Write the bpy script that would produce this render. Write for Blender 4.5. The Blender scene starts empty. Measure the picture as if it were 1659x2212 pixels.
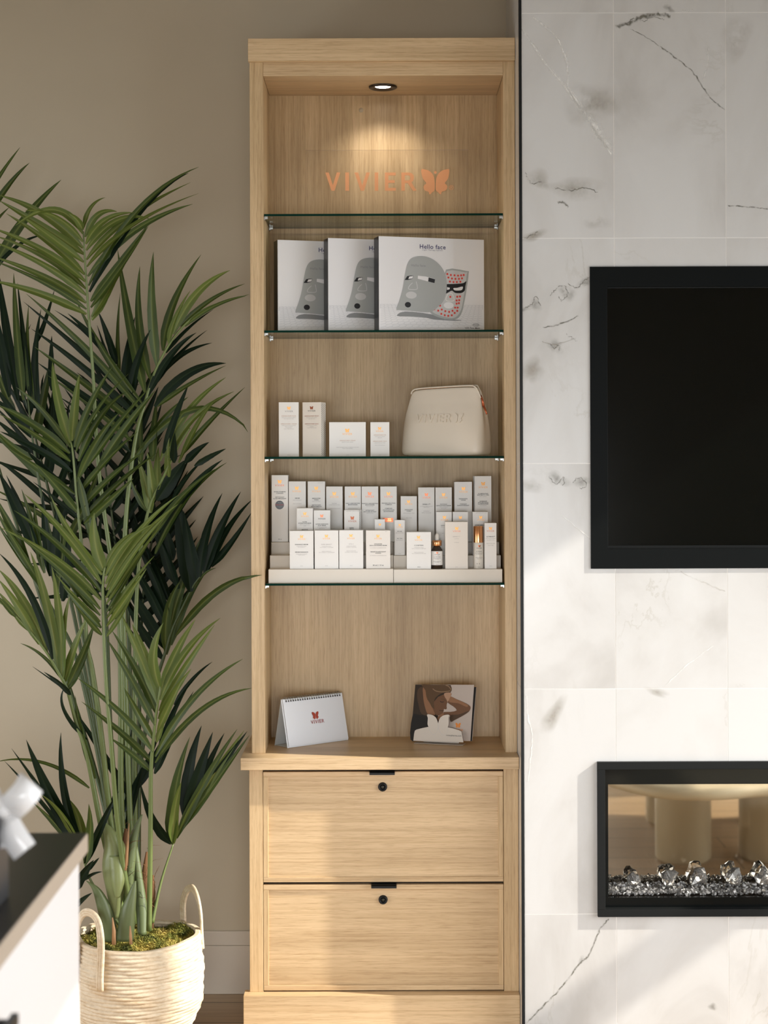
import bpy, bmesh, math, random
from mathutils import Vector, Matrix, Euler
from math import sin, cos, pi, radians as R

# ------------------------------------------------------------------ camera, world, light
SC = bpy.context.scene
COL = SC.collection
H = 1.615            # camera height
F = 3680.0           # focal length in pixels of the 1659x2212 frame
CX, CY = 829.5, 985.0
TH = R(0.2)
cam_d = bpy.data.cameras.new('camera'); cam = bpy.data.objects.new('camera', cam_d); COL.objects.link(cam)
cam.location = (0, 0, H); cam.rotation_euler = (R(90), TH, 0)
cam_d.sensor_fit = 'VERTICAL'; cam_d.sensor_height = 36; cam_d.sensor_width = 27
cam_d.lens = F * 36 / 2212; cam_d.shift_y = -(1106 - CY) / 2212
cam_d.clip_start = .02
cam_d.dof.use_dof = True; cam_d.dof.focus_distance = 4.85; cam_d.dof.aperture_fstop = 3.4
SC.camera = cam
SC.view_settings.view_transform = 'Standard'; SC.view_settings.look = 'None'
SC.view_settings.exposure = 0.0; SC.view_settings.gamma = 1; SC.view_settings.use_curve_mapping = False
SC.cycles.use_denoising = True
SC.cycles.max_bounces = 10; SC.cycles.diffuse_bounces = 5; SC.cycles.glossy_bounces = 5
SC.cycles.transparent_max_bounces = 16; SC.cycles.transmission_bounces = 6
SC.cycles.caustics_reflective = False; SC.cycles.caustics_refractive = False
SC.cycles.sample_clamp_indirect = 4

wd = bpy.data.worlds.new('world'); SC.world = wd; wd.use_nodes = True
wd.node_tree.nodes['Background'].inputs[0].default_value = (.86, .93, 1, 1)
wd.node_tree.nodes['Background'].inputs[1].default_value = 1.3

def lamp(name, kind, loc, direction, energy, color, **kw):
    d = bpy.data.lights.new(name, kind); o = bpy.data.objects.new(name, d); COL.objects.link(o)
    o.location = loc; o.rotation_euler = Vector(direction).to_track_quat('-Z', 'Y').to_euler()
    d.energy = energy; d.color = color
    for k, v in kw.items(): setattr(d, k, v)
    return o
SUN = Vector((-.118, .026, -.083)).normalized()
lamp('sun', 'SUN', (4, 3, 5), SUN, 7.4, (1, .93, .83), angle=R(.9))
# daylight at the two window openings of the room
lamp('daylight_right', 'AREA', (2.86, 2.75, 1.0), (-1, 0, -.40), 88, (.96, .98, 1), shape='RECTANGLE', size=3.4, size_y=1.7, spread=R(140))
lamp('daylight_rear', 'AREA', (-.6, -2.28, 1.0), (0, 1, -.48), 72, (.96, .98, 1), shape='RECTANGLE', size=3.4, size_y=1.5, spread=R(95))

lamp('fill_light_left', 'AREA', (-2.76, 3.5, .85), (1, .12, -.45), 30, (.98, .98, 1), shape='RECTANGLE', size=2.2, size_y=1.6, spread=R(150))  # fill light added on the left to brighten the lower left wall

# ------------------------------------------------------------------ helpers
def P(px, py, Y):
    u = (px - CX) * Y / F; v = (CY - py) * Y / F
    return Vector((u * cos(TH) + v * sin(TH), Y, H - u * sin(TH) + v * cos(TH)))

def node_mat(name):
    m = bpy.data.materials.new(name); m.use_nodes = True
    nt = m.node_tree; b = nt.nodes['Principled BSDF']
    return m, nt, b
def mat(name, col, rough=.5, metal=0, spec=.5, coat=0, emis=None, es=0, trans=0, ior=1.45):
    m, nt, b = node_mat(name)
    b.inputs['Base Color'].default_value = (*col, 1); b.inputs['Roughness'].default_value = rough
    b.inputs['Metallic'].default_value = metal; b.inputs['Specular IOR Level'].default_value = spec
    b.inputs['Coat Weight'].default_value = coat; b.inputs['Transmission Weight'].default_value = trans
    b.inputs['IOR'].default_value = ior
    if emis: b.inputs['Emission Color'].default_value = (*emis, 1); b.inputs['Emission Strength'].default_value = es
    return m
def N(nt, t, **kw):
    n = nt.nodes.new(t)
    for k, v in kw.items():
        if k in n.inputs: n.inputs[k].default_value = v
        else: setattr(n, k, v)
    return n
def ramp(nt, stops, fac):
    r = nt.nodes.new('ShaderNodeValToRGB'); e = r.color_ramp.elements
    while len(e) < len(stops): e.new(.5)
    for i, (p, c) in enumerate(stops):
        e[i].position = p; e[i].color = (*c, 1) if len(c) == 3 else c
    nt.links.new(fac, r.inputs[0]); return r.outputs[0]
def mixc(nt, fac, a, b, mode='MIX'):
    m = nt.nodes.new('ShaderNodeMix'); m.data_type = 'RGBA'; m.blend_type = mode
    if isinstance(fac, (int, float)): m.inputs[0].default_value = fac
    else: nt.links.new(fac, m.inputs[0])
    for i, x in ((6, a), (7, b)):
        if isinstance(x, tuple): m.inputs[i].default_value = (*x, 1)
        else: nt.links.new(x, m.inputs[i])
    return m.outputs[2]

def wood(name, axis, light=(.68, .50, .298), dark=(.545, .39, .222), rough=.42):
    """oak laminate, grain running along the given axis"""
    m, nt, b = node_mat(name); L = nt.links.new
    tc = N(nt, 'ShaderNodeTexCoord'); oi = N(nt, 'ShaderNodeObjectInfo')
    off = N(nt, 'ShaderNodeVectorMath', operation='SCALE'); off.inputs[3].default_value = 1
    cmb = N(nt, 'ShaderNodeCombineXYZ')
    mul = N(nt, 'ShaderNodeMath', operation='MULTIPLY'); L(oi.outputs['Random'], mul.inputs[0]); mul.inputs[1].default_value = 7.3
    for i in range(3): L(mul.outputs[0], cmb.inputs[i])
    add = N(nt, 'ShaderNodeVectorMath', operation='ADD'); L(tc.outputs['Object'], add.inputs[0]); L(cmb.outputs[0], add.inputs[1])
    def nz(sa, sl, detail, rgh, dist=0):
        mp = N(nt, 'ShaderNodeMapping'); s = [sa] * 3; s['XYZ'.index(axis)] = sl
        mp.inputs['Scale'].default_value = s; L(add.outputs[0], mp.inputs[0])
        n = N(nt, 'ShaderNodeTexNoise', Scale=1.0, Detail=detail, Roughness=rgh, Distortion=dist); L(mp.outputs[0], n.inputs[0]); return n.outputs[0]
    fine = nz(560, 20, 3, .6); mid = nz(150, 2.2, 3, .6, .05); broad = nz(11, .7, 3, .5, .35)
    c1 = ramp(nt, [(.36, dark), (.62, light)], broad)
    c2 = ramp(nt, [(.34, tuple(x * .80 for x in light)), (.60, (1, 1, 1))], fine)
    c2 = ramp(nt, [(.32, (.66, .60, .52)), (.50, (1, 1, 1))], fine)
    c3 = ramp(nt, [(.30, (.76, .71, .63)), (.58, (1.0, 1.0, 1.0))], mid)
    c = mixc(nt, .62, c1, c2, 'MULTIPLY'); c = mixc(nt, .8, c, c3, 'MULTIPLY')
    L(c, b.inputs['Base Color']); b.inputs['Roughness'].default_value = rough
    bp = N(nt, 'ShaderNodeBump', Strength=.12, Distance=.001); L(fine, bp.inputs['Height']); L(bp.outputs[0], b.inputs['Normal'])
    return m

WX = wood('oak_grain_across', 'X'); WZ = wood('oak_grain_upright_shaded', 'Z', light=(.65, .472, .268), dark=(.50, .352, .188))  # upright grain: same laminate, cabinet interior shade put into a darker colour
WD = wood('oak_grain_deep', 'Y')
def paint(name, col, var=.04, rough=.6, scale=4):
    m, nt, b = node_mat(name); L = nt.links.new
    tc = N(nt, 'ShaderNodeTexCoord'); n = N(nt, 'ShaderNodeTexNoise', Scale=float(scale), Detail=4.0); L(tc.outputs['Object'], n.inputs[0])
    L(ramp(nt, [(.3, tuple(x * (1 - var) for x in col)), (.7, tuple(min(1, x * (1 + var)) for x in col))], n.outputs[0]), b.inputs['Base Color'])
    n2 = N(nt, 'ShaderNodeTexNoise', Scale=260.0, Detail=2.0); L(tc.outputs['Object'], n2.inputs[0])
    bp = N(nt, 'ShaderNodeBump', Strength=.05, Distance=.001); L(n2.outputs[0], bp.inputs['Height']); L(bp.outputs[0], b.inputs['Normal'])
    b.inputs['Roughness'].default_value = rough; return m
M_WALL = paint('taupe_wall_paint', (.47, .405, .30), .02)
M_BASE = paint('taupe_trim_paint', (.56, .50, .42), .02, .45)
M_CEIL = paint('white_ceiling_paint', (.55, .52, .48), .02)
M_ROOM = paint('pale_wall_paint', (.68, .64, .57), .02)
M_BLK = mat('black_metal', (.008, .009, .009), .42, spec=.25)
M_BLKG = mat('gloss_black', (.004, .005, .005), .08, spec=.4)
M_SCREEN = mat('screen_black', (.002, .0025, .002), .12, spec=.3)
M_CHAR = mat('charcoal_metal', (.010, .011, .011), .5, spec=.14)
M_WHITE = mat('white_card', (.86, .845, .82), .42)
M_WARM = mat('warm_white_card', (.78, .73, .66), .42)
M_COOLW = mat('gloss_white_print', (.80, .80, .82), .14, spec=.5, coat=.3)
M_GREY1 = mat('print_light_grey', (.40, .42, .42), .2, coat=.3)
M_GREY2 = mat('print_mid_grey', (.26, .27, .28), .2, coat=.3)
M_GREY3 = mat('print_pale_grey', (.58, .59, .60), .2, coat=.3)
M_GLINE = mat('print_hairline_grey', (.45, .46, .49), .3)
M_SIDEBLK = mat('carton_side_charcoal', (.018, .019, .022), .3)
M_TXT = mat('ink_dark_grey', (.055, .055, .06), .5)
M_TXTL = mat('ink_soft_grey', (.36, .34, .33), .5)
M_NAVY = mat('ink_navy', (.06, .06, .16), .4)
M_INKBLK = mat('ink_black', (.01, .01, .012), .3)
M_RED = mat('print_red', (.62, .05, .04), .4)
M_PINK = mat('print_pink', (.75, .42, .40), .4)
M_FOIL = mat('copper_foil', (.86, .42, .12), .40, metal=.5)
M_FOILD = mat('deep_copper_foil', (.42, .11, .045), .28, metal=.6)
M_COPPER = mat('copper_acrylic', (.90, .42, .20), .32, metal=.3)
M_COPMET = mat('brushed_copper', (.80, .38, .17), .22, metal=1)
M_STEEL = mat('satin_steel', (.55, .55, .53), .35, metal=1)
M_AMBER = mat('amber_glass', (.028, .014, .006), .06, spec=.6, coat=.4)
M_RUBBER = mat('white_rubber', (.74, .71, .66), .45)
M_LEATHER = None
def leather():
    m, nt, b = node_mat('cream_leatherette'); L = nt.links.new
    b.inputs['Base Color'].default_value = (.74, .665, .56, 1); b.inputs['Roughness'].default_value = .36
    tc = N(nt, 'ShaderNodeTexCoord'); v = N(nt, 'ShaderNodeTexVoronoi', Scale=900.0); L(tc.outputs['Object'], v.inputs[0])
    bp = N(nt, 'ShaderNodeBump', Strength=.12, Distance=.0006); L(v.outputs[0], bp.inputs['Height']); L(bp.outputs[0], b.inputs['Normal'])
    return m
M_LEATHER = leather()
def glass(name, tint=(.93, .97, .95), gl=.10, k=.7):
    """clear pane: lets light through with a faint tint and a mirror-like sheen"""
    m = bpy.data.materials.new(name); m.use_nodes = True; nt = m.node_tree; nt.nodes.clear(); L = nt.links.new
    o = N(nt, 'ShaderNodeOutputMaterial'); t = N(nt, 'ShaderNodeBsdfTransparent'); t.inputs[0].default_value = (*tint, 1)
    g = N(nt, 'ShaderNodeBsdfGlossy', Roughness=.03); g.inputs[0].default_value = (1, 1, 1, 1)
    f = N(nt, 'ShaderNodeFresnel', IOR=1.5); mx = N(nt, 'ShaderNodeMixShader'); ml = N(nt, 'ShaderNodeMath', operation='MULTIPLY_ADD')
    L(f.outputs[0], ml.inputs[0]); ml.inputs[1].default_value = k; ml.inputs[2].default_value = gl * .1
    L(ml.outputs[0], mx.inputs[0]); L(t.outputs[0], mx.inputs[1]); L(g.outputs[0], mx.inputs[2]); L(mx.outputs[0], o.inputs[0]); return m
M_GLASS = glass('shelf_glass', (.91, .96, .93)); M_ACRYL = glass('clear_acrylic', (.95, .945, .94), .05, .28)
M_GEDGE = mat('green_glass_edge', (.002, .026, .017), .5, spec=.05)
M_AEDGE = mat('acrylic_edge', (.50, .36, .30), .15)

class MB:
    def __init__(s, o=(0, 0, 0)): s.v = []; s.f = []; s.m = []; s.sm = []; s.mats = []; s.o = Vector(o)
    def mi(s, m):
        if m not in s.mats: s.mats.append(m)
        return s.mats.index(m)
    def add(s, vs, fs, m, M=None, smooth=False):
        k = len(s.v); i = s.mi(m)
        s.v += [(M @ Vector(v) if M else Vector(v)) for v in vs]
        s.f += [tuple(k + a for a in f) for f in fs]; s.m += [i] * len(fs); s.sm += [smooth] * len(fs); return s
    def box(s, x0, x1, y0, y1, z0, z1, m, M=None):
        vs = [(x, y, z) for x in (x0, x1) for y in (y0, y1) for z in (z0, z1)]
        return s.add(vs, [(0, 1, 3, 2), (4, 6, 7, 5), (0, 4, 5, 1), (2, 3, 7, 6), (0, 2, 6, 4), (1, 5, 7, 3)], m, M)
    def poly(s, pts, m, y=0, M=None):            # flat outline in x,z facing -y
        a = sum(pts[i][0] * pts[(i + 1) % len(pts)][1] - pts[(i + 1) % len(pts)][0] * pts[i][1] for i in range(len(pts)))
        if a < 0: pts = pts[::-1]
        return s.add([(p[0], y, p[1]) for p in pts], [tuple(range(len(pts)))], m, M)
    def prism(s, pts, y0, y1, m, M=None, side=None):
        a = sum(pts[i][0] * pts[(i + 1) % len(pts)][1] - pts[(i + 1) % len(pts)][0] * pts[i][1] for i in range(len(pts)))
        if a < 0: pts = pts[::-1]
        n = len(pts); vs = [(p[0], y0, p[1]) for p in pts] + [(p[0], y1, p[1]) for p in pts]
        s.add(vs, [tuple(range(n)), tuple(range(2 * n - 1, n - 1, -1))], m, M)
        s.add(vs, [((i + 1) % n, i, n + i, n + (i + 1) % n) for i in range(n)], side or m, M); return s
    def tube(s, path, r, m, seg=8, M=None, cap=True, smooth=True, flat=1):
        path = [Vector(p) for p in path]; n = len(path); rs = r if isinstance(r, (list, tuple)) else [r] * n
        vs = []; up = Vector((0, 1, .01)).normalized()
        for i, p in enumerate(path):
            t = (path[min(i + 1, n - 1)] - path[max(i - 1, 0)]).normalized()
            a = t.cross(up)
            if a.length < .05: a = t.cross(Vector((1, 0, 0)))
            a.normalize(); b = t.cross(a)
            for k in range(seg): vs.append(p + a * cos(2 * pi * k / seg) * rs[i] + b * sin(2 * pi * k / seg) * rs[i] * flat)
        fs = [(i * seg + k, i * seg + (k + 1) % seg, (i + 1) * seg + (k + 1) % seg, (i + 1) * seg + k) for i in range(n - 1) for k in range(seg)]
        if cap: fs += [tuple(range(seg))[::-1], tuple((n - 1) * seg + k for k in range(seg))]
        return s.add(vs, fs, m, M, smooth)
    def lathe(s, prof, m, seg=32, M=None, smooth=True, cap=True):
        n = len(prof); vs = [(r * cos(2 * pi * k / seg), r * sin(2 * pi * k / seg), z) for r, z in prof for k in range(seg)]
        fs = [(i * seg + k, i * seg + (k + 1) % seg, (i + 1) * seg + (k + 1) % seg, (i + 1) * seg + k) for i in range(n - 1) for k in range(seg)]
        s.add(vs, fs, m, M, smooth)
        if cap: s.add(vs, [tuple(range(seg))[::-1], tuple((n - 1) * seg + k for k in range(seg))], m, M)
        return s
    def text(s, t, x, z, size, m, y=-.0004, ex=0, M=None, align='CENTER', sp=1.1, sx=1, bold=0):
        vs, fs = text_data(t, align, sp, ex / size if size else 0, bold)
        T = Matrix.Translation((x, y, z)) @ Matrix.Rotation(R(90), 4, 'X') @ Matrix.Diagonal((size * sx, size, size, 1))
        return s.add(vs, fs, m, (M @ T) if M else T)
    def build(s, name, parent=None, loc=None, bevel=0, seg=2, smooth_angle=None):
        me = bpy.data.meshes.new(name); me.from_pydata([v - s.o for v in s.v], [], s.f)
        for m in s.mats: me.materials.append(m)
        for p, i, q in zip(me.polygons, s.m, s.sm): p.material_index = i; p.use_smooth = q
        me.update()
        o = bpy.data.objects.new(name, me); COL.objects.link(o)
        if parent: o.parent = parent
        if loc is not None: o.location = loc
        if bevel:
            b = o.modifiers.new('bevel', 'BEVEL'); b.width = bevel; b.segments = seg; b.limit_method = 'ANGLE'; b.angle_limit = R(40)
        return o
_tc = {}
def text_data(t, align, sp, ex, bold):
    key = (t, align, round(sp, 3), round(ex, 4), bold)
    if key not in _tc:
        c = bpy.data.curves.new('tmp', 'FONT'); c.body = t; c.size = 1; c.align_x = align; c.align_y = 'CENTER'
        c.space_character = sp; c.resolution_u = 3 if not ex else 6; c.extrude = ex / 2; c.offset = bold; c.fill_mode = 'BOTH'
        o = bpy.data.objects.new('tmp', c); COL.objects.link(o); dg = bpy.context.evaluated_depsgraph_get()
        me = bpy.data.meshes.new_from_object(o.evaluated_get(dg))
        _tc[key] = ([tuple(v.co) for v in me.vertices], [tuple(p.vertices) for p in me.polygons])
        bpy.data.objects.remove(o); bpy.data.curves.remove(c); bpy.data.meshes.remove(me)
    return _tc[key]
def smooth(pts, n=5, closed=True):
    out = []; L = len(pts)
    for i in range(L if closed else L - 1):
        g = (lambda k: pts[k % L]) if closed else (lambda k: pts[max(0, min(L - 1, k))])
        a, b, c, d = g(i - 1), g(i), g(i + 1), g(i + 2)
        for k in range(n):
            t = k / n
            out.append(tuple(.5 * (2 * b[j] + (c[j] - a[j]) * t + (2 * a[j] - 5 * b[j] + 4 * c[j] - d[j]) * t * t + (3 * b[j] - a[j] - 3 * c[j] + d[j]) * t ** 3) for j in range(len(b))))
    if not closed: out.append(tuple(pts[-1]))
    return out
def ellipse(cx, cz, rx, rz, n=20): return [(cx + rx * cos(2 * pi * k / n), cz + rz * sin(2 * pi * k / n)) for k in range(n)]
def stroke(mb, pts, w, m, y=-.0004, M=None):
    for i in range(len(pts) - 1):
        a, b = Vector(pts[i]), Vector(pts[i + 1]); d = b - a
        if d.length < 1e-7: continue
        n = Vector((-d.y, d.x)).normalized() * w / 2
        mb.poly([tuple(a - n), tuple(b - n), tuple(b + n), tuple(a + n)], m, y, M)

def tag(o, label=None, cat=None, group=None, kind=None):
    if label: o['label'] = label
    if cat: o['category'] = cat
    if group: o['group'] = group
    if kind: o['kind'] = kind
    return o
def thing(name, label, cat, loc=(0, 0, 0), rz=0, group=None):
    o = bpy.data.objects.new(name, None); COL.objects.link(o); o.location = loc; o.rotation_euler = (0, 0, rz); o.empty_display_size = .05
    return tag(o, label, cat, group)
def dup(root, loc, rz, label):
    r = root.copy(); COL.objects.link(r); r.location = loc; r.rotation_euler = (0, 0, rz); r['label'] = label
    for ch in list(root.children):
        c = ch.copy(); COL.objects.link(c); c.parent = r
        for g in ch.children:
            d = g.copy(); COL.objects.link(d); d.parent = c
    return r
def struct(o, label=None, cat=None): return tag(o, label, cat, kind='structure')

# ------------------------------------------------------------------ butterfly emblem
_w = [(2, 88), (16, 92), (38, 80), (48, 58), (46, 20), (39, 7), (28, 1), (24, 11), (12, 17), (10, 31), (16, 44), (6, 62)]
WING = smooth([(x / 50 * .5 - .5, z / 92) for x, z in _w], 3)     # left wing, unit height, right edge on x=0
def butterfly(mb, x, z, h, m, y=-.0004, ex=0, M=None):
    w = h * 1.12
    for s_ in (-1, 1):
        pts = [(x + s_ * -(p[0]) * -1 * w + s_ * 0, z + (p[1] - .5) * h) if s_ == 1 else (x - p[0] * w, z + (p[1] - .5) * h) for p in WING]
        if ex: mb.prism(pts, y - ex, y, m, M)
        else: mb.poly(pts, m, y, M)
    return mb

# ------------------------------------------------------------------ depths of the built-in
YT = 4.64      # face of the tiled chimney breast
YU = 4.79      # face of the upper cabinet
YB = 5.067     # back panel inside it
YW = 5.13      # painted wall
YC = 4.717     # countertop nose
YL = 4.75      # drawer fronts
XL, XR = -.3745, .3712
XIL, XIR = -.3367, .3385
ZCT = .78      # countertop

# ------------------------------------------------------------------ room shell
m_floor, nt, b = node_mat('oak_plank_floor')
tc = N(nt, 'ShaderNodeTexCoord'); br = N(nt, 'ShaderNodeTexBrick', Scale=1.0); L_ = nt.links.new
mp = N(nt, 'ShaderNodeMapping'); L_(tc.outputs['Object'], mp.inputs[0]); L_(mp.outputs[0], br.inputs[0])
br.inputs['Color1'].default_value = (.40, .29, .18, 1); br.inputs['Color2'].default_value = (.32, .225, .135, 1); br.inputs['Mortar'].default_value = (.06, .04, .025, 1)
br.inputs['Mortar Size'].default_value = .003; br.inputs['Brick Width'].default_value = 1.4; br.inputs['Row Height'].default_value = .18
mp2 = N(nt, 'ShaderNodeMapping'); mp2.inputs['Scale'].default_value = (3, 60, 1); L_(tc.outputs['Object'], mp2.inputs[0])
nz = N(nt, 'ShaderNodeTexNoise', Scale=1.0, Detail=4.0); L_(mp2.outputs[0], nz.inputs[0])
L_(mixc(nt, .5, br.outputs[0], ramp(nt, [(.3, (.6, .6, .6)), (.6, (1, 1, 1))], nz.outputs[0]), 'MULTIPLY'), b.inputs['Base Color']); b.inputs['Roughness'].default_value = .4

X0, X1, YR, ZC = -2.7, 2.8, -2.2, 3.3
struct(MB().box(X0 - .1, X1 + .1, YR - .1, YW + .1, -.1, 0, m_floor).build('floor'))
struct(MB().box(X0 - .1, X1 + .1, YR - .1, YW + .1, ZC, ZC + .1, M_CEIL).build('ceiling'))
struct(MB().box(X0, X1 + .1, YW, YW + .1, 0, ZC, M_WALL).build('wall_back'))
LY0, LY1, LZ0, LZ1 = 2.4, 4.6, .15, 1.85  # opening added in the unseen left wall, to go with the fill light
w = MB(); w.box(X0 - .1, X0, YR - .1, LY0, 0, ZC, M_WALL); w.box(X0 - .1, X0, LY1, YW + .1, 0, ZC, M_WALL)
w.box(X0 - .1, X0, LY0, LY1, 0, LZ0, M_WALL); w.box(X0 - .1, X0, LY0, LY1, LZ1, ZC, M_WALL); struct(w.build('wall_left'))
w = MB()
for y in (LY0, 3.48, LY1 - .05): w.box(X0 - .05, X0 - .01, y, y + .05, LZ0, LZ1, M_BLK)
w.box(X0 - .05, X0 - .01, LY0, LY1, LZ0, LZ0 + .05, M_BLK); w.box(X0 - .05, X0 - .01, LY0, LY1, LZ1 - .05, LZ1, M_BLK); struct(w.build('added_window_3'))  # frame of the added left opening
# right wall with its tall window and a transom
WY0, WY1, WZ0, WZ1 = 1.05, 4.45, .12, 3.10
w = MB(); w.box(X1, X1 + .1, YR, WY0, 0, ZC, M_ROOM); w.box(X1, X1 + .1, WY1, YW, 0, ZC, M_ROOM)
w.box(X1, X1 + .1, WY0, WY1, 0, WZ0, M_ROOM); w.box(X1, X1 + .1, WY0, WY1, WZ1, ZC, M_ROOM)
struct(w.build('wall_right'))
w = MB()
for y in (WY0, 1.72, 2.40, 3.08, 3.76, WY1 - .05): w.box(X1 + .02, X1 + .08, y, y + .05, WZ0, WZ1, M_BLK)
w.box(X1 + .02, X1 + .08, WY0, WY1, 1.67, 1.79, M_BLK); w.box(X1 + .02, X1 + .08, WY0, WY1, WZ1 - .05, WZ1, M_BLK); w.box(X1 + .02, X1 + .08, WY0, WY1, WZ0, WZ0 + .05, M_BLK)
struct(w.build('window_1'))
# rear wall with its wide window
RX0, RX1, RZ0, RZ1 = -2.4, 1.2, .15, 1.85
w = MB(); w.box(X0, RX0, YR - .1, YR, 0, ZC, M_ROOM); w.box(RX1, X1, YR - .1, YR, 0, ZC, M_ROOM)
w.box(RX0, RX1, YR - .1, YR, 0, RZ0, M_ROOM); w.box(RX0, RX1, YR - .1, YR, RZ1, ZC, M_ROOM); struct(w.build('wall_rear'))
w = MB()
for x in (RX0, -1.2, 0, RX1 - .05): w.box(x, x + .05, YR - .08, YR - .02, RZ0, RZ1, M_BLK)
w.box(RX0, RX1, YR - .08, YR - .02, RZ0, RZ0 + .05, M_BLK); w.box(RX0, RX1, YR - .08, YR - .02, RZ1 - .05, RZ1, M_BLK); struct(w.build('window_2'))
# baseboard left of the cabinet
w = MB(); w.box(X0, -.381, YW - .014, YW, 0, .145, M_BASE); w.box(X0, -.381, YW - .010, YW, .145, .188, M_BASE)
struct(w.build('baseboard_back', bevel=.002))

# ------------------------------------------------------------------ marble tile chimney breast
def marble():
    m, nt, b = node_mat('polished_white_marble_tile'); L = nt.links.new
    at = N(nt, 'ShaderNodeAttribute', attribute_name='tile'); tc = N(nt, 'ShaderNodeTexCoord')
    sc = N(nt, 'ShaderNodeVectorMath', operation='SCALE'); sc.inputs[3].default_value = 17; L(at.outputs['Vector'], sc.inputs[0])
    ad = N(nt, 'ShaderNodeVectorMath', operation='ADD'); L(tc.outputs['Object'], ad.inputs[0]); L(sc.outputs[0], ad.inputs[1])
    mp = N(nt, 'ShaderNodeMapping'); mp.inputs['Rotation'].default_value = (0, R(35), 0); mp.inputs['Scale'].default_value = (1, 1, .55); L(ad.outputs[0], mp.inputs[0])
    n1 = N(nt, 'ShaderNodeTexNoise', Scale=3.4, Detail=6.0, Roughness=.55, Distortion=.8); L(mp.outputs[0], n1.inputs[0])
    cloud = ramp(nt, [(.30, (.47, .46, .445)), (.46, (.55, .545, .535)), (.60, (.58, .58, .575))], n1.outputs[0])
    # faint veins: where a warped noise crosses its middle value
    n2 = N(nt, 'ShaderNodeTexNoise', Scale=2.1, Detail=8.0, Roughness=.62, Distortion=1.2); L(mp.outputs[0], n2.inputs[0])
    v = N(nt, 'ShaderNodeMath', operation='SUBTRACT'); L(n2.outputs[0], v.inputs[0]); v.inputs[1].default_value = .5
    a = N(nt, 'ShaderNodeMath', operation='ABSOLUTE'); L(v.outputs[0], a.inputs[0])
    line = ramp(nt, [(0, (1, 1, 1)), (.012, (0, 0, 0))], a.outputs[0])
    n3 = N(nt, 'ShaderNodeTexNoise', Scale=2.4, Detail=2.0); L(ad.outputs[0], n3.inputs[0])
    gate = ramp(nt, [(.54, (0, 0, 0)), (.70, (.55, .55, .55))], n3.outputs[0])
    f = mixc(nt, 1.0, line, gate, 'MULTIPLY')
    c = mixc(nt, f, cloud, (.42, .405, .37))
    L(c, b.inputs['Base Color']); b.inputs['Roughness'].default_value = .22; b.inputs['Specular IOR Level'].default_value = .4
    return m
M_MARB = marble()
M_GROUT = mat('pale_grout', (.80, .785, .76), .7)
def vein_mat(name, col, strength, scale=60):
    m = bpy.data.materials.new(name); m.use_nodes = True; nt = m.node_tree; b = nt.nodes['Principled BSDF']; L = nt.links.new
    b.inputs['Base Color'].default_value = (*col, 1); b.inputs['Roughness'].default_value = .25
    uv = N(nt, 'ShaderNodeAttribute', attribute_name='soft'); tc = N(nt, 'ShaderNodeTexCoord')
    n = N(nt, 'ShaderNodeTexNoise', Scale=float(scale), Detail=5.0, Roughness=.65); L(tc.outputs['Object'], n.inputs[0])
    r = ramp(nt, [(.36, (0, 0, 0)), (.62, (1, 1, 1))], n.outputs[0])
    ml = N(nt, 'ShaderNodeMath', operation='MULTIPLY'); L(uv.outputs['Fac'], ml.inputs[0]); L(r, ml.inputs[1])
    m2 = N(nt, 'ShaderNodeMath', operation='MULTIPLY'); L(ml.outputs[0], m2.inputs[0]); m2.inputs[1].default_value = strength
    L(m2.outputs[0], b.inputs['Alpha']); return m
M_VD = vein_mat('grey_marble_vein', (.16, .155, .125), 1.0)
M_VB = vein_mat('brown_marble_cloud', (.38, .345, .29), .65, 9)
M_VS = vein_mat('grey_marble_speckle', (.27, .26, .23), .6, 38)
M_VW = vein_mat('white_marble_vein', (.86, .855, .83), 1.0, 30)

TX0, TX1 = .372, 2.35
tv = (.562, 1.90, 1.306, 2.128)       # opening taken by the television frame: x0,x1,z0,z1
fp = (.577, 1.90, .360, .781)         # opening of the fireplace
def col_xs():
    s = [P(1326, 300, YT).x]; 
    xs = [TX0 + .007]; x = s[0]
    while x < TX1: xs.append(x); x += .3052
    return xs + [TX1]
def row_zs():
    z = P(1326, 28, YT).z; zs = []
    while z > 0: zs.append(z); z -= .6135
    zs = [ZC] + zs + [0]; return zs
def sub_rect(r, h):
    """rectangle r minus hole h -> list of rectangles"""
    x0, x1, z0, z1 = r; a, b_, c, d = h
    if x1 <= a or x0 >= b_ or z1 <= c or z0 >= d: return [r]
    out = []
    if z1 > d: out.append((x0, x1, d, z1))
    if z0 < c: out.append((x0, x1, z0, c))
    zz0, zz1 = max(z0, c), min(z1, d)
    if x0 < a: out.append((x0, a, zz0, zz1))
    if x1 > b_: out.append((b_, x1, zz0, zz1))
    return out
root = struct(thing('wall_front', 'chimney breast clad in white marble tiles', 'wall', (TX0, YT, 0))); del root['category']; del root['label']
w = MB((TX0, YT, 0))
hole = []
for r in sub_rect((TX0 + .001, TX1, 0, ZC), tv):
    hole += sub_rect(r, fp)
for r in hole: w.box(r[0], r[1], YT + .0005, YW, r[2], r[3], M_GROUT)
w.box(tv[0], tv[1], YT + .14, YW, tv[2], tv[3], M_BLK); w.box(fp[0], fp[1], YT + .30, YW, fp[2], fp[3], M_BLK)
core = w.build('wall_core', root)
w = MB((TX0, YT, 0)); tid = []
rnd = random.Random(5)
xs, zs = col_xs(), row_zs(); g = .0009
for i in range(len(xs) - 1):
    for j in range(len(zs) - 1):
        base = (xs[i] + g, xs[i + 1] - g, zs[j + 1] + g, zs[j] - g); idv = (rnd.random(), rnd.random(), rnd.random())
        for r in sub_rect(base, tv):
            for q in sub_rect(r, fp):
                w.box(q[0], q[1], YT, YT + .004, q[2], q[3], M_MARB); tid += [idv] * 8
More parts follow.
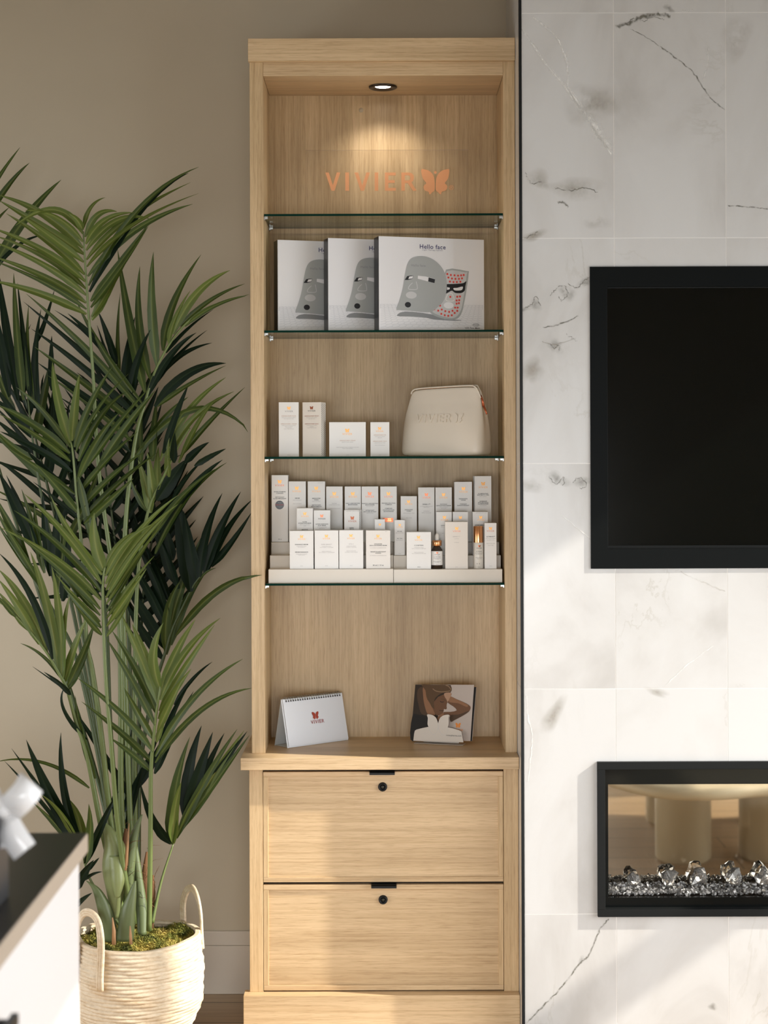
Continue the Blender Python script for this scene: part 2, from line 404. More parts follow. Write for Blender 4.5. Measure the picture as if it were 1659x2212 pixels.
for j in range(len(zs) - 1):           # return side next to the cabinet
    idv = (rnd.random(), rnd.random(), rnd.random())
    w.box(TX0, TX0 + .001, YT + .003, YW, zs[j + 1] + g, zs[j] - g, M_MARB); tid += [idv] * 8
tiles = w.build('tiles', root)
at = tiles.data.attributes.new('tile', 'FLOAT_VECTOR', 'POINT')
for i, t in enumerate(tid): at.data[i].vector = t
# individual veins seen in the stone, thin inlays lying in the tile faces
class VMB(MB):
    def __init__(s, o): super().__init__(o); s.soft = []
    def vein(s, pts, w0, m, jit=2.5, seed=1, y=-.0006):
        r_ = random.Random(seed); pts = smooth(pts, 8, False); vs = []; k = len(s.v); n = len(pts)
        for i, p in enumerate(pts):
            a = pts[max(0, i - 1)]; c = pts[min(n - 1, i + 1)]; t = Vector((c[0] - a[0], c[1] - a[1])).normalized(); nn = Vector((-t.y, t.x))
            wd_ = (p[2] if len(p) > 2 else w0) * r_.uniform(.7, 1.3); q = Vector(p[:2]) + nn * r_.uniform(-jit, jit) * .5
            for s_, so in ((-1, 0), (0, 1), (1, 0)):
                e = q + nn * wd_ * s_; v = P(e.x, e.y, YT); v.y = YT + y; vs.append(v); s.soft.append(so if 0 < i < n - 1 else 0)
        fs = []
        for i in range(n - 1):
            for c in (0, 1): a = i * 3 + c; fs.append((a, a + 1, a + 4, a + 3))
        s.add(vs, fs, m)
    def blotch(s, cx, cy, rx, ry, m, ang=0, y=-.0004, seed=0):
        c0 = P(cx, cy, YT); n = 40; r_ = random.Random(seed); ph = [r_.uniform(0, 6.3) for _ in range(3)]; vs = [Vector((c0.x, YT + y, c0.z))]; s.soft.append(1)
        for k in range(n):
            a = 2 * pi * k / n; f = 1 + .16 * sin(2 * a + ph[0]) + .12 * sin(3 * a + ph[1]) + .06 * sin(5 * a + ph[2]); dx, dy = rx * f * cos(a), ry * f * sin(a)
            q = P(cx + dx * cos(ang) - dy * sin(ang), cy + dx * sin(ang) + dy * cos(ang), YT); vs.append(Vector((q.x, YT + y, q.z))); s.soft.append(0)
        s.add(vs, [(0, 1 + k, 1 + (k + 1) % n) for k in range(n)], m)
v = VMB((TX0, YT, 0))
v.vein([(1316, 1984), (1296, 2008), (1272, 2062), (1252, 2082), (1215, 2130), (1175, 2172), (1136, 2211)], 2.2, M_VD, 3, 1)
v.blotch(1258, 2072, 12, 7, M_VS, -1.0)
v.vein([(1425, 100), (1462, 127), (1500, 160), (1530, 205), (1566, 238)], 2.0, M_VD, 3, 2)
v.vein([(1360, 62), (1395, 80), (1425, 100)], 1.2, M_VD, 2, 3)
v.vein([(1328, 58), (1360, 50), (1395, 34), (1425, 32), (1449, 36)], 5, M_VD, 5, 4)
v.blotch(1402, 37, 22, 6, M_VS, -.05, seed=3); v.blotch(1445, 18, 14, 9, M_VS, .6, seed=4); v.blotch(1350, 52, 20, 5, M_VS, -.35, seed=8)
v.vein([(1572, 444), (1610, 447), (1659, 451), (1700, 455)], 2.0, M_VD, 2, 5)
v.vein([(1469, 1234), (1500, 1250), (1530, 1262), (1567, 1278)], 1.8, M_VB, 3, 6)
v.vein([(1126, 62), (1150, 95), (1180, 140), (1215, 180), (1232, 205), (1262, 248), (1290, 290), (1322, 335)], 4, M_VW, 1, 7)
v.vein([(1150, 36), (1200, 78), (1218, 115), (1226, 145), (1226, 185)], 3.5, M_VW, 1.5, 8)
v.vein([(1225, 185, 3), (1250, 225, 7), (1280, 268, 12), (1300, 295, 16), (1322, 320, 10)], 8, M_VW, 1.5, 9)
v.blotch(1245, 408, 70, 26, M_VB, .12, seed=5); v.blotch(1162, 385, 32, 20, M_VB, .2, seed=6); v.blotch(1290, 480, 30, 18, M_VB, .1, seed=7)
v.blotch(1150, 510, 34, 12, M_VB, -.2, seed=11); v.blotch(1275, 225, 60, 60, M_VB, .6, seed=12); v.vein([(1204, 438), (1218, 438), (1228, 448)], 3, M_VD, 2, 10)
for a in [(1225, 632, 22, 18, .5, 21), (1157, 660, 14, 14, .2, 22), (1200, 748, 20, 16, .3, 23), (1262, 612, 26, 10, -.4, 24), (1135, 668, 16, 6, -.2, 25)]:
    v.blotch(*a[:4], M_VS, a[4], seed=a[5])
v.vein([(1172, 708), (1210, 700), (1250, 682)], 2, M_VD, 2, 26); v.vein([(1170, 738), (1200, 744), (1245, 730)], 1.5, M_VB, 2, 27)
v.blotch(1150, 800, 26, 34, M_VB, .5, seed=28); v.blotch(1205, 1035, 30, 16, M_VS, .6, seed=29); v.blotch(1258, 1040, 24, 12, M_VS, 0, seed=30); v.blotch(1150, 1050, 28, 18, M_VB, 0, seed=31)
v.vein([(1210, 1110), (1240, 1135), (1275, 1165)], 1.5, M_VW, 2, 32); v.vein([(1436, 1483), (1480, 1440), (1540, 1395)], 1.6, M_VW, 2, 33)
v.vein([(1138, 1500), (1140, 1545), (1150, 1590), (1146, 1640), (1140, 1690)], 2, M_VW, 3, 34)
v.blotch(1420, 1495, 30, 10, M_VB, .4, seed=35); v.blotch(1195, 1545, 16, 60, M_VB, .5, seed=36); v.blotch(1540, 2175, 14, 8, M_VS, .5, seed=37)
v.blotch(1590, 80, 40, 50, M_VB, 0, seed=38)
for a in ([(1188, 640), (1200, 625), (1218, 618), (1226, 634), (1214, 650), (1206, 640)], [(1226, 612), (1246, 622), (1262, 606), (1275, 598)], [(1134, 666), (1150, 656), (1158, 640), (1168, 662)], [(1188, 742), (1198, 752), (1212, 744), (1206, 758)],
          [(1222, 722), (1236, 730), (1246, 738)], [(1185, 1028), (1200, 1045), (1218, 1030), (1216, 1050)], [(1236, 1042), (1252, 1032), (1268, 1048), (1252, 1056)], [(1350, 52), (1372, 40), (1390, 46), (1410, 36), (1436, 42)], [(1500, 22), (1480, 24), (1475, 20)],
          [(1134, 372), (1148, 396), (1170, 392)], [(1198, 406), (1230, 412), (1262, 406), (1292, 416)], [(1132, 516), (1150, 508), (1162, 500)], [(1530, 100), (1528, 140), (1520, 175)]):
    v.vein(a, 1.3, M_VD if a[0][0] < 1500 else M_VW, 4, int(a[0][0]))
vo = v.build('veins', root); at = vo.data.attributes.new('soft', 'FLOAT', 'POINT')
for i, t in enumerate(v.soft): at.data[i].value = t
struct(MB().box(TX0 - .0015, TX0 + .0065, YT - .002, YT + .004, 0, ZC, M_BLK).build('trim_1'))

# ------------------------------------------------------------------ upper display cabinet
ox = (0, YU, ZCT)
cab = thing('display_cabinet', 'tall open oak display cabinet with glass shelves, beside the marble tiles', 'cabinet', ox)
zt = P(829, 82, 4.775).z; zh = P(829, 131, 4.775).z; zr = P(829, 163, YU).z
for a, b_ in ((XL, XIL), (XIR, XR)):
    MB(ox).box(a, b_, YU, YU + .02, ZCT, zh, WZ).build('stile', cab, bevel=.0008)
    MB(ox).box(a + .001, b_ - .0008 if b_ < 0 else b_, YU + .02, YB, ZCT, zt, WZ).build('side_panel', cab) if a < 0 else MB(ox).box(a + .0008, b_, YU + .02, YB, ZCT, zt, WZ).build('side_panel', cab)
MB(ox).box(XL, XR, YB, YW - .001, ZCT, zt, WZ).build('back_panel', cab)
MB(ox).box(-.3775, XR, 4.775, YU + .01, zh, zt, WX).build('header', cab, bevel=.001)
MB(ox).box(XIL + .0003, XIR - .0003, YU + .001, YU + .02, zr, zh, WX).build('rail', cab, bevel=.0008)
MB(ox).box(XIL + .0003, XIR - .0003, YU + .02, YB, zr + .002, zr + .02, WX).build('top_panel', cab)
MB(ox).box(XL + .001, XR - .001, YU + .02, YB, zt - .018, zt - .001, WX).build('cap', cab)
c0 = P(780, 238, YB)
MB(ox).lathe([(.0001, 0), (.0066, 0), (.0070, -.0006), (.0070, -.001)], mat('pale_cap', (.50, .40, .27), .5), 24, Matrix.Translation((c0.x, YB - .0009, c0.z)) @ Matrix.Rotation(R(90), 4, 'X')).build('cover_cap', cab)
SH = []
for px_ in (461.5, 713.0, 986.0, 1259.8):
    z = P(829, px_, YU + .005).z; SH.append(z)
    s_ = MB(ox); x0, x1 = XIL + .0015, XIR - .0015; y0, y1 = YU + .005, YB - .006
    vs = [(x, y, zz) for x in (x0, x1) for y in (y0, y1) for zz in (z - .006, z)]
    s_.add(vs, [(0, 2, 6, 4), (1, 5, 7, 3)], M_GLASS); s_.add(vs, [(0, 1, 3, 2), (4, 6, 7, 5), (0, 4, 5, 1), (2, 3, 7, 6)], M_GEDGE)
    sh = s_.build('glass_shelf', cab)
    for sx, xx in ((1, XIL), (-1, XIR)):
        for yy in (YU + .022, YB - .035):
            q = MB(ox); a, b_ = sorted((xx, xx + sx * .011))
            q.box(a, b_, yy - .005, yy + .005, z - .0125, z - .0062, M_STEEL)
            a, b_ = sorted((xx, xx + sx * .004)); q.box(a, b_, yy - .006, yy + .006, z - .015, z - .0062, M_STEEL)
            q.build('shelf_support', cab, bevel=.0008)
# recessed downlight, fixed in the cabinet top
c = P(827, 188, 4.94)
dl = thing('downlight', 'small round recessed spotlight in the cabinet ceiling, dark bronze rim, lit', 'light', (c.x, 4.94, zr))
m_rim = mat('dark_bronze', (.035, .022, .015), .3, metal=.4)
T = Matrix.Identity(4)
MB().lathe([(.0215, .006), (.0235, .001), (.026, -.002), (.036, -.005), (.0405, -.003), (.041, .0005)], m_rim, 48, cap=False).build('rim', dl)
MB().lathe([(.0001, .0006), (.0225, .0006)], mat('lit_lens', (1, 1, 1), .4, emis=(1, .93, .84), es=14), 40, cap=False).build('lens', dl)
lamp('downlight_beam', 'SPOT', (c.x, 4.94, zr - .008), (0, .0, -1), 5.4, (1, .93, .84), spot_size=R(128), spot_blend=.9, shadow_soft_size=.018)

# ------------------------------------------------------------------ countertop and base cabinet
tag(MB((0, YC, ZCT)).box(-.4005, XR, YC, YW - .002, ZCT - .034, ZCT, WX).build('countertop', loc=(0, YC, ZCT), bevel=.0012), 'oak countertop slab with square front edge between shelves and drawers', 'countertop')
bx = (0, YL, 0)
base = thing('base_cabinet', 'oak base cabinet with two wide drawers and black locks', 'cabinet', bx)
XBL = -.379; DX0, DX1 = P(569, 1900, YL).x, P(1087.5, 1900, YL).x
ztop = ZCT - .034; zp = P(829, 2150, YC).z
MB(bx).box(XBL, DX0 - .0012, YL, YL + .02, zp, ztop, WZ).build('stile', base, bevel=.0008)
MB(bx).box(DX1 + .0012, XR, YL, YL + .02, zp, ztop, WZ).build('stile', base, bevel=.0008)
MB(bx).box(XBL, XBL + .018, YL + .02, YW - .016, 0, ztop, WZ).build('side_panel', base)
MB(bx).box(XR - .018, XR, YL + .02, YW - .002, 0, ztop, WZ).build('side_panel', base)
MB(bx).box(DX0 - .001, DX1 + .001, YL + .024, YL + .03, zp, ztop, M_BLK).build('dark_recess', base)
MB(bx).box(P(526, 2160, YC).x, XR, YC - .002, YL + .02, 0, zp, WX).build('plinth', base, bevel=.0012)
def drawer(zb, zt_, lock):
    d = MB(bx); bw = .014
    x0, x1 = DX0, DX1
    # raised border framing a panel set back by 5 mm
    d.box(x0 + bw, x1 - bw, YL + .006, YL + .02, zb + bw, zt_ - bw, WX)
    dr = d.build('drawer', base)
    fr = MB(bx)
    for q in ((x0, x1, zb, zb + bw), (x0, x1, zt_ - bw, zt_), (x0, x0 + bw, zb + bw, zt_ - bw), (x1 - bw, x1, zb + bw, zt_ - bw)):
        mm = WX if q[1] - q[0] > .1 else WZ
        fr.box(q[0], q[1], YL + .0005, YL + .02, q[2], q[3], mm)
    fr.build('border', dr, bevel=.001)
    hx = (P(829, 0, YL).x)
    a, b_ = P(799 if lock < 1800 else 802, 1900, YL).x, P(853.5 if lock < 1800 else 856.5, 1900, YL).x
    MB(bx).box(a, b_, YL - .018, YL + .012, zt_ + .0004, zt_ + .002, M_BLK).box(a, b_, YL - .018, YL - .016, zt_ - .006, zt_ + .002, M_BLK).build('edge_pull', dr)
    c = P(826.5 if lock < 1800 else 827.5, lock, YL)
    T = Matrix.Translation((c.x, YL + .006, c.z)) @ Matrix.Rotation(R(90), 4, 'X')
    k = MB(bx).lathe([(.0001, .0035), (.0062, .0035), (.0068, .0045), (.0085, .0075), (.0108, .0075), (.0122, .005), (.0128, 0)], M_BLK, 36, T, cap=False)
    k.lathe([(.0001, .005), (.0045, .005), (.005, .003)], mat('lock_core', (.05, .05, .035), .3, metal=.7), 20, T, cap=False)
    k.box(-.0008, .0008, -.003, .003, .0049, .0054, M_INKBLK, T)
    k.build('lock', dr)
drawer(P(829, 1905.5, YL).z, P(829, 1667, YL).z, 1700.5)
drawer(zp + .0035, P(829, 1911, YL).z, 1944.5)

# ------------------------------------------------------------------ acrylic sign on the top shelf
ys = 4.985; a = P(660.5, 400, ys).x; b_ = P(1011.5, 400, ys).x
sg = thing('acrylic_sign', 'clear acrylic sign with copper lettering and butterfly on the top glass shelf', 'sign', ((a + b_) / 2, ys, SH[0]))
cx = (a + b_) / 2; hh = P(829, 324, ys).z - SH[0]
q = MB(); x0, x1 = a - cx, b_ - cx; vs = [(x, y, z) for x in (x0, x1) for y in (0, .004) for z in (.0003, hh)]
q.add(vs, [(0, 4, 5, 1), (2, 3, 7, 6)], M_ACRYL); q.add(vs, [(0, 1, 3, 2), (4, 6, 7, 5), (0, 2, 6, 4), (1, 5, 7, 3)], M_AEDGE); q.build('panel', sg)
def sgl(px_, py_): p = P(px_, py_, ys); return p.x - cx, p.z - SH[0]
SCL = ys / F
# block letters drawn as outlines, cap height 38 px
def letter(ch):
    t = .19
    if ch == 'V': return [[(0, 1), (.21, 1), (.45, .30), (.69, 1), (.90, 1), (.55, 0), (.36, 0)]], .90
    if ch == 'I': return [[(0, 0), (t, 0), (t, 1), (0, 1)]], t
    if ch == 'E': return [[(0, 0), (.60, 0), (.60, .16), (t, .16), (t, .43), (.54, .43), (.54, .58), (t, .58), (t, .84), (.60, .84), (.60, 1), (0, 1)]], .60
    if ch == 'R': return [[(0, 0), (t, 0), (t, 1), (0, 1)], [(t, 1), (.42, 1), (.56, .96), (.66, .85), (.68, .70), (.64, .55), (.54, .46), (.80, .04), (.80, 0), (.62, 0), (.34, .42), (t, .42), (t, .57), (.40, .57), (.48, .63), (.49, .71), (.46, .81), (.38, .85), (t, .85)]], .80
let = MB()
for ch, xa, xb in (('V', 703, 735), ('I', 746, 754), ('V', 766, 799), ('I', 809.5, 817), ('E', 831.5, 855), ('R', 867, 899)):
    polys, wd_ = letter(ch); x_a, z0_ = sgl(xa, 412.5); x_b, z1_ = sgl(xb, 373)
    for pl in polys: let.prism([(x_a + (x_b - x_a) * p[0] / wd_, z0_ + (z1_ - z0_) * p[1]) for p in pl], -.0035, -.0002, M_COPPER)
let.build('lettering', sg, bevel=.0004)
q = MB()
wl = [(1044, 847), (1060, 846), (1085, 853), (1108, 872), (1119, 900), (1122, 940), (1120, 968), (1108, 978), (1092, 991), (1085, 976), (1064, 968), (1057, 950), (1062, 936), (1072, 925), (1055, 903), (1047, 880)]
wr = [(1205, 847), (1190, 846), (1165, 853), (1142, 872), (1130, 900), (1127, 940), (1129, 968), (1140, 978), (1156, 991), (1163, 976), (1185, 968), (1194, 950), (1190, 936), (1180, 925), (1196, 903), (1203, 880)]
for pts in (wl, wr): q.prism(smooth([sgl(520 + x / 2.676, 50 + z / 2.676) for x, z in pts], 3), -.0035, -.0002, M_COPPER)
q.prism(ellipse(*sgl(520 + 1125 / 2.676, 50 + 864 / 2.676), 3 * SCL, 3 * SCL, 16), -.0035, -.0002, M_COPPER)
q.build('butterfly_emblem', sg, bevel=.0004)
q = MB(); x_, z_ = sgl(974.8, 406); q.text('\u00ae', x_, z_, 13.5 * SCL, M_COPPER, -.0006, .0008); q.build('trademark_symbol', sg)

# ------------------------------------------------------------------ three light-therapy mask cartons on the second shelf
ZS2 = SH[1] + .0004
BW, BH, BD = .3165, .2655, .046
yaw = R(17)
yl3 = 4.805; p3 = P(818.5, 700, yl3)
mb3 = thing('mask_carton', 'large white mask carton on the second glass shelf, rightmost of three, whole front in view', 'box', (p3.x, yl3, ZS2), yaw, 'mask cartons on the second shelf')
q = MB(); q.box(0, BW, .0008, BD, 0, BH, M_SIDEBLK); q.build('carton_body', mb3, bevel=.0008)
q = MB(); q.box(.0004, BW - .0004, 0, .0008, .0004, BH, M_COOLW); q.build('front_face', mb3)
def mp_(x, y):
    u = (x - 757) / 683; return (u * BW, (790 - y) / (602 - 30 * u) * BH)
pr = MB()
def mpoly(pts, m, y, sm=0):
    pts = [mp_(*p) for p in pts]; pr.poly(smooth(pts, sm) if sm else pts, m, y)
# honeycomb floor in perspective
hz = 470
def ground(gx, gy):      # gy>0 goes away from the viewer
    k = 1 / (1 + gy * .115); return (1098 + gx * 64 * k, hz + 320 * k * .995)
s3 = math.sqrt(3); done = set()
for r_ in range(0, 15):
    for c_ in range(-24, 25):
        cx_ = c_ * .42 * s3 + (r_ % 2) * .42 * s3 / 2; cy_ = r_ * .63 + .25
        for k in (0, 1, 2):
            a0, a1 = R(60 * k - 30), R(60 * k + 30)
            A = ground(cx_ + .42 * cos(a0), cy_ + .42 * sin(a0)); B = ground(cx_ + .42 * cos(a1), cy_ + .42 * sin(a1))
            if all(762 < p[0] < 1434 and 480 < p[1] < 784 for p in (A, B)):
                stroke(pr, [mp_(*A), mp_(*B)], .00042, M_GLINE, -.0002)
mpoly([(872, 697), (925, 668), (1095, 684), (1180, 712), (1290, 716), (1240, 722), (1110, 716), (1060, 706), (960, 700)], M_GREY2, -.0003, 3)
mpoly([(1190, 402), (1325, 411), (1338, 424), (1325, 520), (1308, 610), (1288, 680), (1250, 714), (1185, 712), (1118, 694), (1084, 662), (1140, 610), (1180, 520)], M_GREY1, -.0004, 3)
mpoly([(1195, 412), (1318, 420), (1325, 432), (1300, 600), (1280, 668), (1245, 703), (1190, 701), (1130, 684), (1100, 660), (1150, 610), (1185, 520)], M_GREY3, -.0005, 3)
mpoly([(1190, 495), (1235, 492), (1300, 487), (1322, 474), (1316, 505), (1312, 532), (1290, 548), (1250, 548), (1228, 534), (1205, 545), (1185, 552), (1186, 520)], M_INKBLK, -.0006, 3)
mpoly([(1196, 512), (1215, 516), (1212, 526), (1196, 530)], M_COOLW, -.0007); mpoly([(1238, 518), (1262, 516), (1298, 508), (1294, 528), (1270, 533), (1244, 531)], M_COOLW, -.0007, 3)
for x, y in [(1198, 430), (1221, 436), (1245, 438), (1268, 440), (1288, 438), (1305, 436), (1205, 452), (1228, 458), (1251, 460), (1274, 460), (1294, 457), (1215, 477), (1238, 480), (1260, 480), (1283, 478), (1262, 572), (1280, 570), (1258, 595), (1275, 593), (1258, 615), (1273, 612), (1248, 640), (1265, 640), (1245, 673), (1262, 660), (1231, 660), (1209, 667), (1184, 663), (1161, 653), (1150, 628), (1138, 660), (1113, 652), (1158, 680), (1180, 688), (1203, 692), (1226, 688), (1217, 573)]:
    c_ = mp_(x, y); pr.poly(ellipse(c_[0], c_[1], .0040, .0040, 12), M_PINK, -.00075); pr.poly(ellipse(c_[0], c_[1], .0027, .0027, 12), M_RED, -.0009)
stroke(pr, smooth([mp_(*p) for p in [(1200, 556), (1188, 585), (1196, 598), (1236, 598), (1242, 585), (1228, 552), (1200, 556)]], 3, False), .0016, M_WHITE, -.0008)
c_ = mp_(1206, 626); pr.poly(ellipse(*c_, .015, .0092, 24), M_COOLW, -.0008)
mpoly([(869, 654), (890, 592), (910, 520), (925, 430), (943, 360), (975, 326), (1035, 317), (1095, 333), (1148, 372), (1182, 425), (1194, 490), (1188, 555), (1168, 605), (1130, 642), (1092, 668), (1030, 670), (960, 664), (890, 660)], M_GREY1, -.0010, 4)
mpoly([(922, 468), (938, 444), (960, 440), (978, 441), (972, 460), (945, 468)], M_INKBLK, -.0012); mpoly([(945, 462), (952, 446), (976, 443), (971, 458)], M_COOLW, -.0013)
mpoly([(1007, 441), (1060, 446), (1118, 462), (1114, 487), (1060, 474), (1006, 460)], M_COOLW, -.0012); mpoly([(1076, 452), (1118, 463), (1114, 487), (1073, 477)], M_INKBLK, -.0013)
stroke(pr, smooth([mp_(*p) for p in [(972, 486), (955, 502), (945, 520), (956, 528), (998, 527), (1003, 512), (996, 478)]], 4, False), .0020, M_GREY3, -.0012)
c_ = mp_(964, 564); pr.poly(ellipse(*c_, .0162, .0100, 24), M_GREY3, -.0012)
c_ = mp_(942, 625); pr.poly(ellipse(*c_, .0090, .0078, 24), M_INKBLK, -.0012)
x_, z_ = mp_(1010, 377); pr.text('Hello face', x_, z_, .0095, M_GREY2, -.0013)
x_, z_ = mp_(1103, 258); pr.text('Hello face', x_, z_ - .001, .0175, M_NAVY, -.0006, bold=.012)
x_, z_ = mp_(1103, 280); pr.text('Light Therapy System', x_, z_, .0050, M_NAVY, -.0006, sp=1.35)
x_, z_ = mp_(1385, 746); pr.text('M500', x_, z_, .0068, M_TXT, -.0006)
stroke(pr, [(x_ + .0105 * cos(a) * 1.0, z_ + .0042 * sin(a)) for a in [2 * pi * k / 24 for k in range(25)]], .0006, M_TXT, -.0005)
x_, z_ = mp_(1362, 766); pr.text('LED Face Mask', x_, z_, .0066, M_TXT, -.0006, bold=.01)
pr.build('printed_picture', mb3)
q = MB(); q.text('Hello face', 0, 0, .011, M_GREY2, 0, M=Matrix.Translation((-.0005, BD / 2, BH * .30)) @ Matrix.Rotation(R(-90), 4, 'Z') @ Matrix.Rotation(R(90), 4, 'Y')); q.build('side_lettering', mb3)
p2 = P(709, 700, 4.842); dup(mb3, (p2.x, 4.842, ZS2), yaw, 'large white mask carton on the second glass shelf, middle of three, partly hidden')
p1 = P(600, 700, 4.879); dup(mb3, (p1.x, 4.879, ZS2), yaw, 'large white mask carton on the second glass shelf, leftmost of three, partly hidden')

# ------------------------------------------------------------------ white skincare cartons
def carton(x0, x1, ytop, Y, zb, label, group, d=.042, bf=None, bh=8, viv=None, lines=(), face=None, extra=None, yaw_=0, pattern=False, name='skincare_carton'):
    a, b_ = P(x0, ytop, Y), P(x1, ytop, Y); cx = (a.x + b_.x) / 2; wd_ = b_.x - a.x; hh = (a.z + b_.z) / 2 - zb; s = Y / F
    r_ = thing(name, label, 'box', (cx, Y, zb + .0003), yaw_, group)
    fm = face or M_WHITE
    q = MB(); q.box(-wd_ / 2, wd_ / 2, 0, d, 0, hh, fm); q.build('carton_body', r_, bevel=.0006)
    # lid seam across the top and tuck notches at the foot
    k = MB(); cxp = (x0 + x1) / 2
    def lx(px): return (px - cxp) * s
    def lz(py): return hh - (py - ytop) * s
    if bf:
        butterfly(k, lx(bf[0]), lz(bf[1]), bh * s, bf[2] if len(bf) > 2 else M_FOIL)
        if viv is not None: k.text('VIVIER', lx(bf[0]), lz(viv), bh * s * .72, bf[3] if len(bf) > 3 else M_FOIL, sp=1.25)
        k.build('emblem', r_)
    if lines or extra:
        k = MB()
        for ln in lines:
            y, t, sz = ln[:3]; mm = ln[3] if len(ln) > 3 else M_TXT; xx = ln[4] if len(ln) > 4 else cxp
            k.text(t, lx(xx), lz(y), sz * s, mm, sp=1.12, bold=.02 if mm is M_TXT else 0)
        k.build('printed_text', r_)
        if extra: k = MB(); extra(k, lx, lz, s); k.build('round_sticker' if extra is badge else 'foil_strip', r_)
    if pattern:
        k = MB(); n = int(hh / .0062)
        for i in range(n):
            for j in range(5):
                u = d * (j + .5) / 5 + .0; z = hh * (i + .5 + (.5 if j % 2 else 0)) / (n + 1)
                pts = [(wd_ / 2 + .0003, u - .0030, z), (wd_ / 2 + .0003, u, z + .0016), (wd_ / 2 + .0003, u + .0030, z), (wd_ / 2 + .0003, u, z - .0016)]
                k.add(pts, [(0, 3, 2, 1), ], M_GREY3)
        k.build('side_pattern', r_)
    return r_
S = M_TXTL
Y3 = 4.87; Z3 = SH[2]; G3 = 'cartons on the third shelf'
OC = mat('ink_copper', (.50, .30, .20), .4)
carton(602, 645, 869, Y3, Z3, 'tall narrow white carton standing leftmost on the third glass shelf', G3, .045, (624, 882, M_FOIL, M_TXTL), 7, 889,
       [(899, 'GRENZCINE\u00ae FACE', 3.2, OC), (902.5, 'SENSITIVE CLEANSING CREAM', 2, S), (905, 'FOR FACE AND EYES', 2, S), (911, '-', 3, S), (916, 'GRENZCINE\u00ae VISAGE', 3.2, OC), (919.5, 'CREME NETTOYANTE SENSIBLE', 2, S), (922, 'POUR LE VISAGE', 2, S), (924.5, 'ET LES YEUX', 2, S), (927, 'TOUS TYPES DE PEAU', 2, S), (983, '200 ml', 2, S)])
carton(652.5, 694, 869, Y3 - .01, Z3, 'tall warm-white carton with patterned side, second from left on the third glass shelf', G3, .05, (673, 881.5, M_FOILD, M_TXT), 7, 888,
       [(899, 'GRENZCINE\u00ae BODY', 3.2, M_FOILD), (902.5, 'SENSITIVE BODY CREAM', 2, S), (905, 'FOR DRY SKIN', 2, S), (911, '-', 3, S), (916, 'GRENZCINE\u00ae BAIN', 3.2, M_FOILD), (919.5, 'CREME POUR LE CORPS', 2, S), (922, 'SENSIBLE', 2, S), (924.5, 'TOUS TYPES DE PEAU', 2, S), (983, '200 ml', 2, S)], face=M_WARM, yaw_=R(-14), pattern=True)
carton(711, 790, 912, Y3, Z3, 'wide square white carton in the middle of the third glass shelf', G3, .06, (750, 930.5), 8.5, 938,
       [(952, 'GRENZCINE\u00ae CREAM', 3.2, OC), (955.5, 'SENSITIVE FACE CREAM', 2.1, S), (962, '-', 3, S), (966.5, 'CREME SENSIBLE POUR LE VISAGE ET LES YEUX', 2.1, S), (969, 'TOUS TYPES DE PEAU', 2.1, S), (983, '50 ml', 2, S)])
carton(800, 841, 912, Y3, Z3, 'small white carton between the square carton and the cream pouch, third shelf', G3, .04, (820, 926, M_FOIL), 6.5, 932,
       [(940, 'GRENZCINE\u00ae EYE', 3, OC), (943.5, 'SENSITIVE EYE CREAM', 2, S), (946, 'FOR EYES', 2, S), (953.5, 'GRENZCINE\u00ae YEUX', 3, OC), (957, 'CREME POUR LES YEUX', 2, S), (962, 'TOUS TYPES DE PEAU', 2, S), (983, '15 ml', 2, S)])

# stepped white risers on the fourth shelf
Z4 = SH[3] + .0003
def riser(x0, x1, lift, label):
    a, b_ = P(x0, 1240, 4.81).x, P(x1, 1240, 4.81).x; cx = (a + b_) / 2; h = (b_ - a) / 2
    q = MB(); z = [.037 + lift, .0725 + lift, .107 + lift]; y = [0, .062, .128, .215]
    m_ = mat('cream_card', (.74, .69, .615), .5)
    pts = [(y[0], 0), (y[0], z[0]), (y[1], z[0]), (y[1], z[1]), (y[2], z[1]), (y[2], z[2]), (y[3], z[2]), (y[3], 0)]
    vs = [(-h, p[0], p[1]) for p in pts] + [(h, p[0], p[1]) for p in pts]; n = len(pts)
    q.add(vs, [tuple(range(n)), tuple(range(2 * n - 1, n - 1, -1))] + [((i + 1) % n, i, n + i, n + (i + 1) % n) for i in range(n)], m_)
    o = q.build('display_riser', loc=(cx, 4.81, Z4), bevel=.0007)
    tag(o, label, 'stand', 'stepped risers on the fourth shelf'); return [Z4 + t for t in z]
ZL = riser(580, 849.5, .0015, 'white three-step card riser under the left half of the crowded fourth shelf')
ZR = riser(850.5, 1085, .0, 'white three-step card riser under the right half of the crowded fourth shelf')
YF, YM, YK = 4.824, 4.887, 4.957
GB = 'skincare cartons on the top step of the risers'; GM = 'skincare cartons on the middle step of the risers'; GF = 'skincare cartons on the bottom step of the risers'
def badge(k, lx, lz, s):
    k.poly(ellipse(lx(603.8), lz(1091), 9.4 * s, 9.4 * s, 32), M_INKBLK, -.0003)
    for y, t, m_ in ((1086, 'Prix', M_TXTL), (1090.5, 'Dermato', M_RED), (1095, 'Choice', M_TXTL)): k.text(t, lx(603.8), lz(y), 4.2 * s, m_, -.0006)
def band(k, lx, lz, s):
    k.box(lx(827), lx(849), -.0005, -.0001, lz(1128), lz(1119), M_FOILD); k.text('NEW', lx(841), lz(1121.5), 3.0 * s, M_COPMET, -.0007); k.text('LOOK', lx(841), lz(1125), 3.0 * s, M_COPMET, -.0007)
D, DL = M_FOILD, M_TXTL
